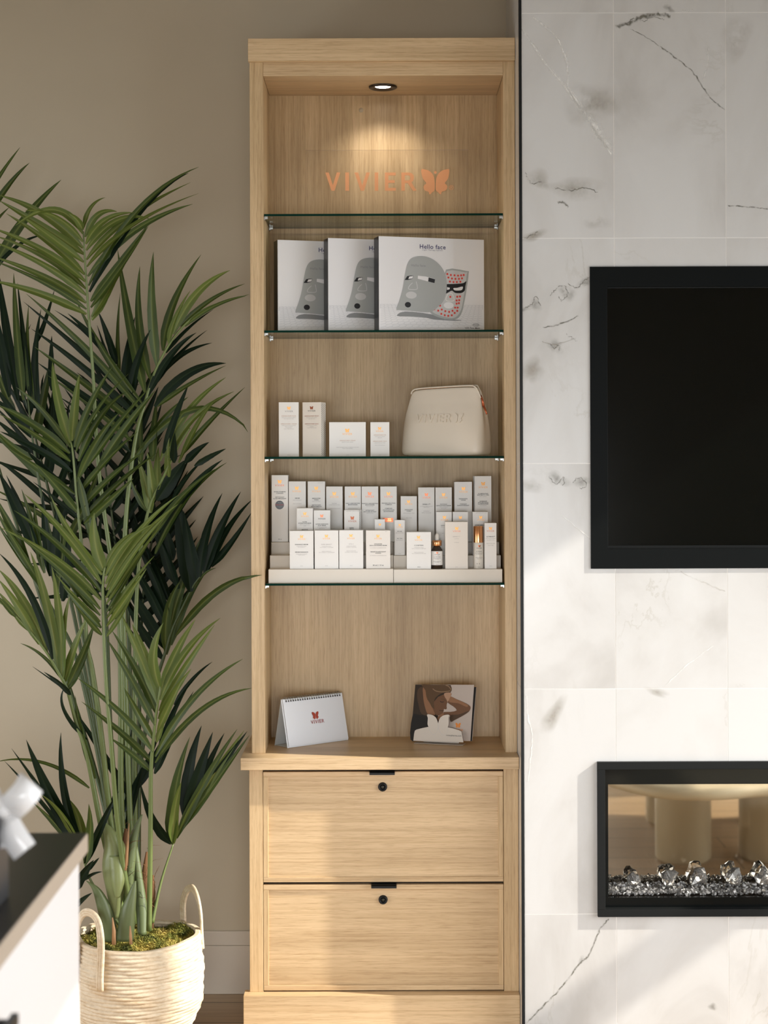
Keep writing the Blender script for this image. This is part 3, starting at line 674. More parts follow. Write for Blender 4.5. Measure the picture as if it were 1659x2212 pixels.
carton(586.5, 622, 1026.5, YK, ZL[2], 'tallest white carton, far left of the back row, with round black sticker', GB, .045, (604, 1041, M_FOIL, M_FOILD), 8, 1049,
       [(1062.5, 'ULTRA FOAMING', 3), (1065.8, 'CLEANSER', 3), (1069, '-', 2, S), (1074.3, 'NETTOYANT', 3), (1077.5, 'ULTRA MOUSSANT', 3), (1165, '200 ml', 2.4)], extra=badge)
carton(623.5, 660.5, 1040, YK, ZL[2], 'white carton in the back row, immediately right of the tallest one at far left', GB, .045, (641, 1055, M_FOIL), 7.5, 1062,
       [(1076.5, 'SERUM', 3), (1080.7, 'ANTI-OXYDANT', 2.3, S), (1088.7, 'ANTI-OXYDANT', 2.3, S)])
carton(664.5, 702, 1040, YK, ZL[2], 'white carton in the back row with bold four-line title, third from left', GB, .045, (683, 1055, M_FOIL), 7.5, 1062,
       [(1043.3, 'ANTI-ACNE', 2, S, 692), (1077, 'MEDICATED', 3), (1080, 'WASH', 3), (1083, 'ACNE TREATMENT', 2, S), (1091.3, 'NETTOYANT', 3), (1094.4, 'MEDICAMENTE', 3), (1098, 'TRAITEMENT', 2, S)])
carton(704.5, 740, 1051, YK, ZL[2], 'white carton in the back row with pale one-line title, fourth from left', GB, .045, (722, 1067, M_FOIL), 7.5, 1074,
       [(1088, 'LEXXEL', 2.8, S), (1091, 'HYDRATING LOTION', 2.2, S), (1099, 'LOTION HYDRATANTE', 2.2, S)])
carton(744.5, 779.5, 1051, YK, ZL[2], 'white back-row carton fifth from left, behind the carton with patterned side', GB, .045, (762, 1067, M_FOIL), 7.5, 1073.5,
       [(1087.6, 'DAILY AGE-DEFYING', 3), (1090.7, 'MOISTURIZER', 3), (1099, 'BROAD SPECTRUM', 2.2, S)])
carton(781, 817, 1051, YK, ZL[2], 'white carton in the back row with four-line title, sixth from left', GB, .045, (798.5, 1067, M_FOILD, M_FOILD), 7.5, 1073.5,
       [(1088, 'NIGHTLY AGE-DEFYING', 2.9), (1091, 'MOISTURIZER', 2.9), (1094.3, 'WITH RETINOL', 2.1, S), (1102.7, 'HYDRATANT', 2.9), (1105.8, 'ANTI-AGE DE NUIT', 2.9), (1109, 'AVEC RETINOL', 2.1, S)])
carton(821.5, 857, 1051, YK, ZL[2] - .0008, 'white back-row carton with a copper foil strip low on its front', GB, .045, (839, 1067, M_FOIL, M_FOILD), 7.5, 1073.5,
       [(1087.3, 'REDNESS SOLUTION', 2.9), (1090.3, 'COMPLEX', 2.9), (1094, '-', 2, S), (1098.7, 'COMPLEXE', 2.9), (1102, 'SOLUTION POUR', 2.9), (1105.2, 'LES ROUGEURS', 2.9), (1165, '50 ml', 2.2, S)], extra=band)
carton(865.5, 900.5, 1072, YK, ZR[2], 'shortest white carton of the back row, eighth from left', GB, .045, (882.5, 1084, M_FOIL), 6.5, 1089.5,
       [(1101.5, 'EXFOLIANT', 3), (1104.5, 'TONIC', 3), (1109, 'WITH GLYCOLIC ACID', 2.1, S), (1119, 'AVEC ACIDE', 2.1, S)])
carton(903.5, 938.5, 1053, YK, ZR[2], 'white carton in the back row behind the dropper bottle, ninth from left', GB, .045, (921, 1069, M_FOILD, M_FOILD), 7, 1075.5,
       [(1089.7, 'DERMA-V\u2122', 3), (1094, 'CLINICAL DERMATOLOGY', 2.1, S), (1096, 'TREATMENT', 2.1, S), (1104.5, 'TRAITEMENT', 2.1, S), (1108, 'DERMATOLOGIQUE', 2.1, S)])
carton(940.5, 976, 1053, YK, ZR[2], 'white carton in the back row with two-line bold title, tenth from left', GB, .045, (958, 1069, M_FOIL), 7, 1075.5,
       [(1089.6, 'GLYCOLIC', 2.9), (1092.6, 'EXFOLIATING CREAM', 2.9), (1096, 'WITH VITAMIN E', 2.1, S), (1098.5, 'AND ALOE', 2.1, S)])
carton(981.5, 1019.5, 1041, YK, ZR[2], 'second tallest white carton at the right of the back row', GB, .045, (1001, 1056, M_FOIL), 7.5, 1063,
       [(1077.8, 'REFRESHING', 3), (1080.8, 'TONER', 3), (1089.3, 'TONIQUE', 3), (1092.3, 'RAFRAICHISSANT', 3)])
carton(1025.5, 1061.5, 1028.5, YK - .004, ZR[2], 'tall white carton at far right of the back row, turned slightly', GB, .040, (1043.5, 1045.5, M_FOIL), 8, 1053,
       [(1066.5, 'ILLUMINATING', 3), (1069.6, 'ENZYMATIC PEEL', 3), (1073, 'WITH PAPAYA', 2.1, S), (1083, 'GOMMAGE', 3), (1086, 'ENZYMATIQUE', 3), (1089, 'ILLUMINATEUR', 3), (1092.5, 'A LA PAPAYE', 2.1, S)], yaw_=R(5))
# middle step
carton(640.5, 676, 1098, YM, ZL[1], 'bluish white carton on the middle step, leftmost, above the first front carton', GM, .04, (658.5, 1110, M_FOIL), 6.5, 1115.7,
       [(1127.5, 'ULTRA', 3), (1130.5, 'HYDRATING MASK', 3), (1134, 'WITH HYALURONIC', 2.1, S), (1136.5, 'ACID', 2.1, S), (1144.5, 'MASQUE', 3)])
carton(677.5, 713, 1102.5, YM, ZL[1], 'white carton on the middle step, second from left, clay title', GM, .04, (695, 1115, M_FOILD, M_TXT), 6.5, 1121,
       [(1132.5, 'ULTRA PURIFYING', 3), (1135.5, 'CLAY MASK', 3), (1139, 'WITH KAOLIN AND', 2.1, S), (1141.5, 'BENTONITE', 2.1, S)])
carton(743, 776, 1102, YM - .002, ZL[1], 'white middle-step carton with grey dotted side and dark copper butterfly', GM, .04, (761, 1119.5, M_FOILD, M_FOILD), 7.5, 1126.5,
       [(1104.6, 'SUNSCREEN - ECRAN SOLAIRE', 1.9, S, 762), (1140.5, 'SHEER', 3), (1143.5, 'SPF 30', 3)], yaw_=R(-9), pattern=True)
carton(809.5, 831.5, 1122, YM, ZL[1], 'tiny white carton on the middle step with only a foil butterfly showing', GM, .022, (820.5, 1133.5, M_FOIL), 5, None)
carton(852, 874.5, 1123.5, YM, ZR[1], 'slim white carton on the middle step, wholly in view between front cartons', GM, .022, (863.5, 1134.5, M_FOIL), 5, 1139,
       [(1148, 'EYE GEL', 2.6), (1151.5, 'REJUVENATING', 2.2, S), (1163.5, 'GEL YEUX', 2.4), (1167, 'RAJEUNISSANT', 2.1, S), (1196, '15 ml', 2, S)])
carton(942.5, 976, 1106, YM, ZR[1], 'white carton on the middle step just behind and above the dropper bottle', GM, .04, (960, 1118, M_FOIL), 6.5, 1123.5,
       [(1135.5, 'RETINOL', 3), (1139, 'ANTI-AGING', 2.1, S), (1152, 'ANTI-AGE', 2.1, S)])
carton(978, 1011, 1106, YM, ZR[1], 'white carton on the middle step peeking above the large front carton', GM, .04, (994.5, 1118.5, M_FOIL), 6.5, None)
carton(1021, 1054, 1106, YM, ZR[1], 'white carton on the middle step directly behind the copper-capped pump bottle', GM, .04, (1038.5, 1118, M_FOIL), 6.5, 1123.5,
       [(1108.3, 'ANTI-ACNE - ANTI-ACNE', 1.9, S, 1040), (1134.5, 'ACNE THERAPY', 3)])
# bottom step
carton(625.5, 677, 1147, YF, ZL[0], 'white front-row carton, leftmost, with two bold single-line titles', GF, .045, (651.5, 1159.5), 6.5, 1165,
       [(1176.5, 'RADIANCE SERUM', 3.1), (1180.3, 'HYDRATING FACIAL', 2.1, S), (1182.6, 'OIL VITAMIN C', 2.1, S), (1193, 'SERUM RADIANCE', 3.1), (1197, 'HUILE POUR LE VISAGE', 2.1, S), (1199.3, 'HYDRATANTE', 2.1, S), (1223, '30 ml', 2.2, S)])
carton(679.5, 731, 1146, YF, ZL[0], 'white front-row carton, second from left, touching its right neighbour', GF, .045, (705, 1158.5), 6.5, 1164,
       [(1176.3, 'SUPER SERUM\u2122', 3, S), (1180.5, 'HYDRATING SERUM', 2, S), (1182.8, '15% VITAMIN C L-ASCORBIC', 2.1, S), (1191.5, 'SERUM HYDRATANT', 2, S), (1193.8, '15% VITAMINE C L-ASCORBIQUE', 2.1, S), (1222.5, '30 ml', 2.2, S)])
carton(732.5, 784.5, 1145.5, YF, ZL[0], 'white front-row carton, third from left, with short one-word title', GF, .045, (758, 1157.5), 6.5, 1163.5,
       [(1175.5, 'VITA C', 3, S), (1180, 'HYDRATING SERUM', 2, S), (1182.5, 'VITAMIN C FOR FACE', 2.1, S), (1190.5, 'SERUM HYDRATANT', 2, S), (1193, 'VITAMINE C POUR VISAGE', 2.1, S), (1222, '30 ml', 2.2, S)])
carton(790.5, 843, 1146, YF, ZL[0], 'warm white front-row carton, fourth from left, large volume text at its foot', GF, .045, (816.5, 1158.5), 6.5, 1164,
       [(1148.3, 'NEW', 1.9, S, 834), (1175.5, 'ADVANCED', 2.9), (1178.7, 'SKIN LIGHTENING SERUM', 2.9), (1183.8, '5% VITAMIN C & HYDROQUINONE', 2, S), (1192.3, 'SERUM ECLAIRCISSANT', 2.9), (1195.3, 'AVANCE', 2.9), (1200.3, '5% VITAMINE C & HYDROQUINONE', 2, S), (1221.3, '30 ml | 1 fl oz', 3.6)], face=mat('ivory_card', (.84, .80, .75), .42))
carton(878.5, 931, 1149.5, YF, ZR[0], 'white front-row carton just left of the brown dropper bottle', GF, .045, (904, 1161), 6.5, 1167,
       [(1178.5, 'C E PEPTIDES', 3), (1183, 'HYDRATING SERUM', 2, S), (1185.5, 'WITH VITAMIN C & PEPTIDES', 2.1, S), (1193.5, 'SERUM HYDRATANT', 2, S), (1196, 'AUX VITAMINES ET PEPTIDES', 2.1, S), (1225, '30 ml', 2.4)])
carton(961.5, 1010.5, 1127.5, YF, ZR[0], 'large plain white front-row carton right of the dropper bottle', GF, .044, (986.5, 1142, M_FOIL, M_FOILD), 6.8, 1148,
       [(1159.5, 'DERMA-V\u2122', 2.8, S), (1164, 'CLINICAL', 2.1, S), (1172, 'CLINIQUE', 2.1, S), (1225, '50 ml', 2, S)], face=mat('cream_white_card', (.82, .765, .70), .42))
carton(1047, 1072.5, 1130, YF, ZR[0], 'slim tall white carton at far right of the front row, beside the pump bottle', GF, .03, (1059.5, 1142, M_FOIL, M_FOILD), 6.5, 1147.5,
       [(1159.5, 'ULTIMAGE\u2122', 3), (1163.5, 'ANTI-AGING SERUM', 2.1, S), (1167, 'ALL SKIN TYPES', 2.1, S), (1174.5, 'SERUM ANTI-AGE', 2.1, S), (1178.5, 'TOUS TYPES', 2.1, S), (1223, '30 ml', 2.2, S)], yaw_=R(2))
# dropper bottle
yb = YF + .018; c = P(944, 1227, yb); s = yb / F
dp = thing('dropper_bottle', 'small dark amber dropper bottle with copper collar and white rubber bulb', 'bottle', (c.x, yb, ZR[0] + .0003))
rb = 12.3 * s
MB().lathe([(rb * .9, 0), (rb, .002), (rb, 38 * s), (rb * .93, 41 * s), (rb * .72, 45 * s), (rb * .55, 48 * s), (rb * .52, 53 * s)], M_AMBER, 40).build('bottle_body', dp)
MB().lathe([(rb * .80, 49.5 * s), (rb * .83, 50 * s), (rb * .83, 60 * s), (rb * .78, 61 * s), (rb * .3, 61 * s)], M_COPMET, 40).build('collar', dp)
MB().lathe([(rb * .36, 60 * s), (rb * .36, 67 * s), (rb * .34, 71 * s), (rb * .26, 74.5 * s), (rb * .1, 76.5 * s), (.0002, 77 * s)], M_RUBBER, 28, cap=False).build('rubber_bulb', dp)
def curved(mb, draw, r):
    """bend flat print (x,z) around a cylinder of radius r"""
    t = MB(); draw(t)
    vs = [Vector((r * sin(v.x / r), -r * cos(v.x / r), v.z)) for v in t.v]
    k = len(mb.v); mb.v += vs; mb.f += [tuple(k + a for a in f) for f in t.f]; mb.m += [mb.mi(t.mats[i]) for i in t.m]; mb.sm += t.sm
def label_band(mb, r, z0, z1, a0, a1, m):
    n = 30; vs = [(r * sin(a0 + (a1 - a0) * k / n), -r * cos(a0 + (a1 - a0) * k / n), z) for k in range(n + 1) for z in (z0, z1)]
    mb.add(vs, [(2 * k, 2 * k + 2, 2 * k + 3, 2 * k + 1) for k in range(n)], m, smooth=True)
q = MB(); label_band(q, rb + .0003, 8 * s, 38 * s, -1.6, 2.4, M_WHITE)
def dr(t):
    butterfly(t, 0, 34.5 * s, 4.2 * s, M_FOILD); t.text('VIVIER', 0, 30.5 * s, 3.6 * s, M_TXT, sp=1.2)
    for z, tx, sz in ((26, 'C E PEPTIDES', 2.4), (23, 'HYDRATING SERUM', 1.8), (21, 'VITAMIN C', 1.8), (16, 'SERUM HYDRATANT', 1.8), (14, 'VITAMINE C', 1.8), (10, '30 ml', 2)): t.text(tx, 0, z * s, sz * s, M_TXT)
curved(q, dr, rb + .0006); q.build('paper_label', dp)
# pump bottle
c = P(1033.5, 1227, yb); rb = 10.6 * s
pb = thing('pump_bottle', 'white cylindrical bottle with tall copper cap at the right of the front row', 'bottle', (c.x, yb, ZR[0] + .0003))
MB().lathe([(rb * .92, 0), (rb, .0015), (rb, 55.5 * s), (rb * .96, 56 * s)], mat('white_plastic', (.80, .76, .69), .3), 40).build('bottle_body', pb)
MB().lathe([(rb * .99, 56.2 * s), (rb * .995, 57 * s), (rb * .995, 90 * s), (rb * .93, 91.5 * s)], M_COPMET, 40).build('cap', pb)
q = MB()
def dr(t):
    butterfly(t, 1.5 * s, 48.5 * s, 5 * s, M_FOILD); t.text('VIVIER', 1.5 * s, 44 * s, 3.8 * s, M_TXT, sp=1.2)
    for z, tx, sz in ((37, 'ULTIMAGE', 2.8), (33.5, 'ANTI-AGING SERUM', 1.9), (31, 'ALL SKIN TYPES', 1.9), (24, 'SERUM ANTI-AGE', 1.9), (21.5, 'TOUS TYPES', 1.9), (3.5, '30 ml', 2)): t.text(tx, 1 * s, z * s, sz * s, M_TXT)
    t.box(-4 * s, 2 * s, -.0003, 0, 10 * s, 11.5 * s, M_TXT)
curved(q, dr, rb + .0003); q.build('printed_text', pb)

# ------------------------------------------------------------------ cream pouch on the third shelf
def pouch():
    yaw_ = R(-27); c = P(960, 984, 4.90)
    r_ = thing('cosmetic_pouch', 'cream leatherette zip pouch with embossed lettering on the third shelf', 'bag', (c.x + .006, 4.905, Z3 + .0004), yaw_)
    hw0, hw1, hd0, hd1, hh = .128, .110, .054, .012, .197
    nz_, na = 26, 72; vs = []
    for i in range(nz_ + 1):
        t = i / nz_; z = hh * t
        bulge = .010 * sin(pi * min(1, t * 1.25)) if t < .8 else .002
        hw = hw0 + (hw1 - hw0) * t ** 1.25 + (.006 * sin(pi * t)); hd = hd0 + (hd1 - hd0) * t ** 1.15 + bulge * .6
        if t < .06: hw *= .95 + .05 * t / .06; hd *= .93 + .07 * t / .06
        if t > .93: k = (t - .93) / .07; hw -= .012 * k ** 2
        e = .36 + .25 * t
        for k in range(na):
            a = 2 * pi * k / na; cx_, sy = cos(a), sin(a)
            x = hw * math.copysign(abs(cx_) ** e, cx_); y = hd * math.copysign(abs(sy) ** e, sy)
            if t > .15: x -= math.copysign(.016 * (t - .15) * math.exp(-(y / (hd * .35 + .001)) ** 2), x) if abs(cx_) > .7 else 0   # gusset fold
            y += .0025 * sin(x * 38 + z * 21) * sin(pi * t); 
            zz = z + .004 * (x / hw0) * t
            vs.append((x, y, zz))
    fs = [(i * na + k, i * na + (k + 1) % na, (i + 1) * na + (k + 1) % na, (i + 1) * na + k) for i in range(nz_) for k in range(na)]
    fs += [tuple(range(na))[::-1], tuple(nz_ * na + k for k in range(na))]
    q = MB(); q.add(vs, fs, M_LEATHER, smooth=True); o = q.build('bag_body', r_)
    ss = o.modifiers.new('s', 'SUBSURF'); ss.levels = 1; ss.render_levels = 1
    # piping along the zip and down the right end
    q = MB(); q.tube(smooth([(-.106, -.013, .180), (-.100, -.014, .190), (-.08, -.014, .1955), (.0, -.014, .199), (.08, -.014, .2005), (.096, -.013, .197), (.104, -.010, .186), (.112, -.008, .165)], 5, False), .0022, M_LEATHER)
    q.tube(smooth([(-.098, .006, .193), (0, .006, .2005), (.085, .006, .2025), (.100, .004, .194), (.110, .002, .172)], 5, False), .0022, M_LEATHER); q.build('piping', r_)
    q = MB()
    for i in range(46): x = -.090 + i * .0039; q.box(x, x + .0024, -.0065, -.001, .1965 + .004 * (x / .1), .1995 + .004 * (x / .1), M_COPMET)
    q.build('zip', r_)
    q = MB(); q.tube([(.110, -.006, .172), (.117, -.008, .160), (.121, -.010, .142)], [.0035, .003, .0045], M_FOILD, flat=.5)
    q.tube([(.121, -.010, .142), (.129, -.012, .128), (.133, -.014, .118)], [.0035, .003, .0022], M_FOILD, flat=.5); q.build('zip_pull', r_)
    # embossed lettering follows the front face
    def yf(x, z): 
        t = z / hh; hd = hd0 + (hd1 - hd0) * t ** 1.15 + .006 * sin(pi * min(1, t * 1.25)); hw = hw0 + (hw1 - hw0) * t ** 1.25 + .006 * sin(pi * t)
        e = .36 + .25 * t; c_ = min(.999, abs(x) / hw) ** (1 / e); return -hd * math.sqrt(1 - c_ * c_) ** e
    q = MB(); t_ = MB(); x = -.079
    for ch in 'VIVIER':
        polys, wd_ = letter(ch); h_ = .0245; wch = wd_ * h_ * .95
        for pl in polys: t_.prism([(x + p[0] * h_ * .95, .096 + p[1] * h_) for p in pl], -.0034, .003, M_LEATHER)
        x += wch + .0058
    butterfly(t_, x + .0165, .108, .0275, M_LEATHER, .001, .0046)
    t_.v = [Vector((v.x, v.y + yf(v.x, v.z) + .0003 + .0025 * sin(v.x * 38 + v.z * 21) * sin(pi * v.z / hh), v.z)) for v in t_.v]
    t_.build('embossed_lettering', r_, bevel=.0009)
pouch()

# ------------------------------------------------------------------ desk calendar on the countertop
def calendar():
    A = Vector((-.279, 4.873)); B = Vector((-.108, 5.012)); d = (B - A); W_ = d.length; ang = math.atan2(d.y, d.x)
    r_ = thing('desk_calendar', 'white wire-bound tent calendar with red emblem on the countertop', 'calendar', (A.x, A.y, ZCT + .0004), ang)
    dep, hh = .064, .136; m_ = mat('cool_white_card', (.74, .76, .80), .3); mb_ = mat('grey_white_card', (.60, .62, .62), .45)
    tilt = math.atan2(dep / 2, hh); T = Matrix.Rotation(-tilt, 4, 'X')
    LN = math.hypot(hh, dep / 2)
    q = MB(); q.box(0, W_, 0, .0012, 0, LN, m_, T); q.build('front_board', r_, bevel=.0004)
    q = MB()
    for i in range(5): q.box(.004, W_ - .001, -.0006 - i * .0006, -.0003 - i * .0006, .002 + i * .0004, LN - .002, mb_ if i % 2 else m_, T)
    q.build('pages', r_)
    T2 = Matrix.Translation((0, dep, 0)) @ Matrix.Rotation(tilt, 4, 'X')
    q = MB(); q.box(0, W_, -.0012, 0, 0, LN, mb_, T2); q.build('back_board', r_)
    q = MB(); q.box(.002, W_ - .002, .002, dep - .003, .0003, .0015, mb_); q.build('base_flap', r_)
    q = MB(); n = 24; cz = LN - .0015
    for i in range(n):
        x = .014 + (W_ - .026) * i / (n - 1)
        path = [(x, .0012 + .0062 * cos(a), cz - .001 + .0072 * sin(a)) for a in [R(-80 + 30 * k) for k in range(11)]]
        q.tube(path, .00085, M_STEEL, 6, T); q.tube([(p[0] + .0022, p[1], p[2]) for p in path], .00085, M_STEEL, 6, T)
        q.box(x - .0012, x + .0036, -.0040, -.0036, cz - .0085, cz - .0055, M_TXT, T)
    q.build('wire_binding', r_)
    MR = mat('ink_brick_red', (.36, .045, .02), .35)
    q = MB(); butterfly(q, W_ * .505, LN * .585, .0222, MR, -.0045, M=T); q.text('VIVIER', W_ * .525, LN * .455, .0150, mat('ink_wine', (.30, .03, .03), .35), -.0045, M=T, sp=1.15)
    q.build('printed_emblem', r_)
calendar()

# ------------------------------------------------------------------ brochure holder
def brochures():
    A = Vector((.0735, 4.965)); B = Vector((.246, 4.912)); d = B - A; W_ = d.length; ang = math.atan2(d.y, d.x)
    m_ = mat('matt_white_card', (.66, .60, .53), .45); sc = W_ / 1440
    tilt = R(12)
    # origin at brochure's lower-left corner; crop pixel -> local plane (x, z)
    def L(x, y): t = (1440 - (y - (x - 35) * .052)); return ((x - 35 - t * .045) * sc, t * sc + .001)
    T = Matrix.Rotation(-tilt, 4, 'X')
    hold = thing('brochure_holder', 'white card brochure holder cut in a butterfly shape on the countertop', 'holder', (A.x, A.y, ZCT + .0004), ang)
    out = [(143, 1420), (160, 1260), (178, 1190), (215, 1165), (360, 1130), (505, 1105)]
    wing1 = smooth([(505, 1105), (482, 1045), (484, 960), (486, 900), (468, 825), (540, 822), (620, 848), (690, 910), (735, 1030)], 4, False)
    wing2 = smooth([(735, 1030), (770, 920), (835, 860), (910, 835), (1000, 838), (985, 900), (990, 980), (985, 1060), (965, 1118)], 4, False)
    out = out + wing1[1:] + wing2[1:] + [(1110, 1150), (1240, 1190), (1290, 1220), (1315, 1330), (1340, 1465)]
    q = MB(); q.prism([L(*p) for p in out], -.0150, -.0142, m_, T); 
    stroke(q, smooth([L(*p) for p in [(505, 1105), (540, 1200), (615, 1280), (700, 1235), (738, 1100), (738, 1035)]], 4, False), .0005, M_GREY3, -.0152, T)
    stroke(q, smooth([L(*p) for p in [(738, 1100), (770, 1210), (870, 1300), (960, 1240), (965, 1118)]], 4, False), .0005, M_GREY3, -.0152, T)
    q.build('front_card', hold)
    q = MB(); a, b_ = L(160, 1440)[0], L(1330, 1440)[0]; q.box(a, b_, -.0145, .018, .0002, .0010, m_); q.build('base_card', hold)
    q = MB(); q.box(a + .02, b_ - .02, .0165, .0175, .001, .10, m_, T); q.build('back_card', hold)
    q = MB(); x_, z_ = L(1110, 1310); q.text('vivierpharma.com', x_, z_, .0058, M_TXT, -.0153, M=T, bold=.01); q.build('printed_text', hold)
    # printed brochure: photograph of a woman with her arms raised
    br_ = thing('brochure', 'square brochure with photo of a woman with raised arms, front of the holder', 'brochure', (A.x, A.y, ZCT + .0016), ang)
    def C(n, c): return mat(n, c, .3)
    bg = C('print_greige', (.50, .43, .385)); dk = C('print_near_black_brown', (.030, .019, .012)); hair = C('print_hair_brown', (.10, .055, .026)); hl = C('print_hair_highlight', (.27, .17, .10))
    sk = C('print_skin_shade', (.15, .072, .036)); sk2 = C('print_skin_mid', (.27, .135, .070)); sk3 = C('print_skin_light', (.42, .25, .16)); blk = C('print_black', (.009, .008, .008)); br2 = C('print_brown', (.075, .042, .023))
    q = MB(); full = [L(145, 125), L(1560, 155), L(1475, 1440), L(35, 1400)]; q.prism(full, -.0004, .0006, bg, T); q.build('sheet', br_)
    q = MB()
    def pp(pts, m, lay, sm=3): q.poly(smooth([L(*p) for p in pts], sm) if sm else [L(*p) for p in pts], m, -.0006 - lay * .0002, T)
    pp([(145, 127), (1000, 152), (1025, 230), (1010, 300), (700, 860), (740, 1000), (560, 1380), (40, 1398)], dk, 0, 0)
    pp([(85, 850), (240, 830), (520, 900), (520, 1300), (300, 1395), (42, 1398)], blk, 1)
    pp([(210, 240), (320, 190), (330, 400), (440, 640), (610, 830), (480, 860), (300, 800), (230, 600), (190, 400)], br2, 1)
    pp([(330, 190), (420, 190), (425, 430), (500, 560), (600, 740), (625, 840), (470, 830), (400, 700), (345, 470)], sk2, 2)
    pp([(560, 640), (700, 420), (1000, 330), (1010, 400), (985, 480), (920, 560), (905, 640), (912, 690), (880, 712), (845, 700), (838, 745), (815, 790), (760, 835), (690, 850), (620, 800)], sk, 2, 2)
    pp([(850, 340), (1000, 325), (1008, 400), (980, 480), (930, 540), (900, 480), (860, 420)], sk3, 3)
    pp([(300, 130), (560, 140), (900, 145), (1005, 180), (1028, 250), (1000, 305), (860, 325), (760, 350), (640, 440), (600, 560), (610, 700), (500, 560), (420, 420), (390, 260)], hair, 3)
    stroke(q, smooth([L(*p) for p in [(570, 230), (640, 280), (760, 305), (900, 300), (1000, 285)]], 4, False), .0024, hl, -.0016, T)
    stroke(q, smooth([L(*p) for p in [(880, 150), (960, 190), (1010, 260)]], 4, False), .0026, hl, -.0016, T)
    stroke(q, smooth([L(*p) for p in [(750, 520), (790, 545), (840, 535)]], 4, False), .0016, blk, -.0016, T); stroke(q, smooth([L(*p) for p in [(770, 470), (830, 480), (880, 510)]], 4, False), .0014, hair, -.0016, T)
    stroke(q, smooth([L(*p) for p in [(735, 735), (790, 740), (835, 748)]], 4, False), .0016, dk, -.0016, T)
    pp([(1005, 415), (1120, 470), (1300, 545), (1440, 620), (1480, 680), (1440, 770), (1300, 860), (1100, 960), (1005, 1000), (990, 850), (800, 870), (720, 980), (690, 900), (760, 830), (850, 770), (1000, 770), (1150, 735), (1060, 640), (930, 555), (985, 480)], sk, 4, 2)
    pp([(1005, 420), (1120, 475), (1300, 552), (1420, 625), (1380, 660), (1200, 580), (1060, 560), (960, 530)], sk2, 5)
    pp([(1000, 850), (1200, 830), (1380, 770), (1440, 760), (1300, 855), (1100, 955), (1006, 995)], br2, 5)
    pp([(720, 980), (690, 900), (760, 830), (840, 800), (830, 870), (770, 940)], sk2, 5)
    OR = C('print_orange', (.75, .25, .04)); x_, z_ = L(1182, 1082)
    butterfly(q, x_, z_, .0145, OR, -.0008, M=T); x_, z_ = L(1200, 1185); q.text('VIVIER', x_, z_, .0078, OR, -.0008, M=T); x_, z_ = L(1290, 1278); q.text('BEAUTY', x_, z_, .0045, M_TXTL, -.0008, M=T)
    q.build('printed_photo', br_)
    b2 = thing('brochure', 'second brochure with dark back showing behind the photo brochure', 'brochure', (A.x, A.y, ZCT + .0016), ang)
    q = MB(); fu = [L(190, 160), L(1602, 205), L(1500, 1440), L(90, 1400)]; q.prism(fu, .0040, .0052, blk, T, side=bg); q.build('sheet', b2)
    q = MB(); q.prism([L(200, 168), L(1608, 210), L(1508, 1438), L(100, 1398)], .0054, .0062, bg, T); q.build('back_sheet', b2)
brochures()

# ------------------------------------------------------------------ television
tvr = thing('television', 'large black wall-set television in the marble tiles', 'television', ((tv[0] + tv[1]) / 2, YT, tv[2]))
O = tuple(tvr.location); q = MB(O); z0, z1 = tv[2], tv[3]; fx, fz = .046, .054
for r_ in ((tv[0], tv[1], z0, z0 + fz), (tv[0], tv[1], z1 - fz, z1), (tv[0], tv[0] + fx, z0 + fz, z1 - fz), (tv[1] - fx, tv[1], z0 + fz, z1 - fz)):
    q.box(r_[0], r_[1], YT - .004, YT + .05, r_[2], r_[3], mat('satin_black', (.002, .003, .003), .5, spec=.12) if 'satin_black' not in bpy.data.materials else bpy.data.materials['satin_black'])
q.build('surround', tvr)
q = MB(O); a = tv[0] + fx; b_ = tv[1] - fx
q.box(a, b_, YT + .016, YT + .05, z0 + fz, z0 + fz + .0075, M_CHAR); q.box(a, a + .0035, YT + .016, YT + .05, z0 + fz + .0075, z1 - fz, M_BLK)
q.box(a, b_, YT + .016, YT + .05, z1 - fz - .003, z1 - fz, M_BLK); q.box(b_ - .0035, b_, YT + .016, YT + .05, z0 + fz + .0075, z1 - fz, M_BLK); q.build('bezel', tvr)
MB(O).box(a + .0035, b_ - .0035, YT + .018, YT + .04, z0 + fz + .0075, z1 - fz - .003, M_SCREEN).build('screen', tvr)

# ------------------------------------------------------------------ fireplace
fr = thing('fireplace', 'black framed glass fireplace set low in the marble tiles', 'fireplace', ((fp[0] + fp[1]) / 2, YT, fp[2]))
O = tuple(fr.location); x0, x1, z0, z1 = fp; q = MB(O); t = .0205
for r_ in ((x0, x1, z0, z0 + t), (x0, x1, z1 - t, z1), (x0, x0 + t, z0 + t, z1 - t), (x1 - t, x1, z0 + t, z1 - t)): q.box(r_[0], r_[1], YT - .012, YT + .28, r_[2], r_[3], M_CHAR)
q.build('frame', fr, bevel=.0008)
ia, ib = P(1313, 1800, YT + .02).x, x1 - .035; iz0, iz1 = P(1400, 1937, YT + .02).z, P(1400, 1693, YT + .02).z
q = MB(O)
for r_ in ((x0 + t, x1 - t, z0 + t, iz0), (x0 + t, x1 - t, iz1, z1 - t), (x0 + t, ia, iz0, iz1), (ib, x1 - t, iz0, iz1)): q.box(r_[0], r_[1], YT + .012, YT + .024, r_[2], r_[3], M_BLKG)
q.build('inner_border', fr)
m_mir = mat('bronze_mirror_glass', (.74, .69, .60), .025, metal=1)
MB(O).box(x0 + t, x1 - t, YT + .125, YT + .135, z0 + t, z1 - t, m_mir).build('back_mirror', fr)
MB(O).box(x0 + t, x1 - t, YT + .024, YT + .125, z0 + t, iz0 - .004, M_BLK).build('burner_tray', fr)
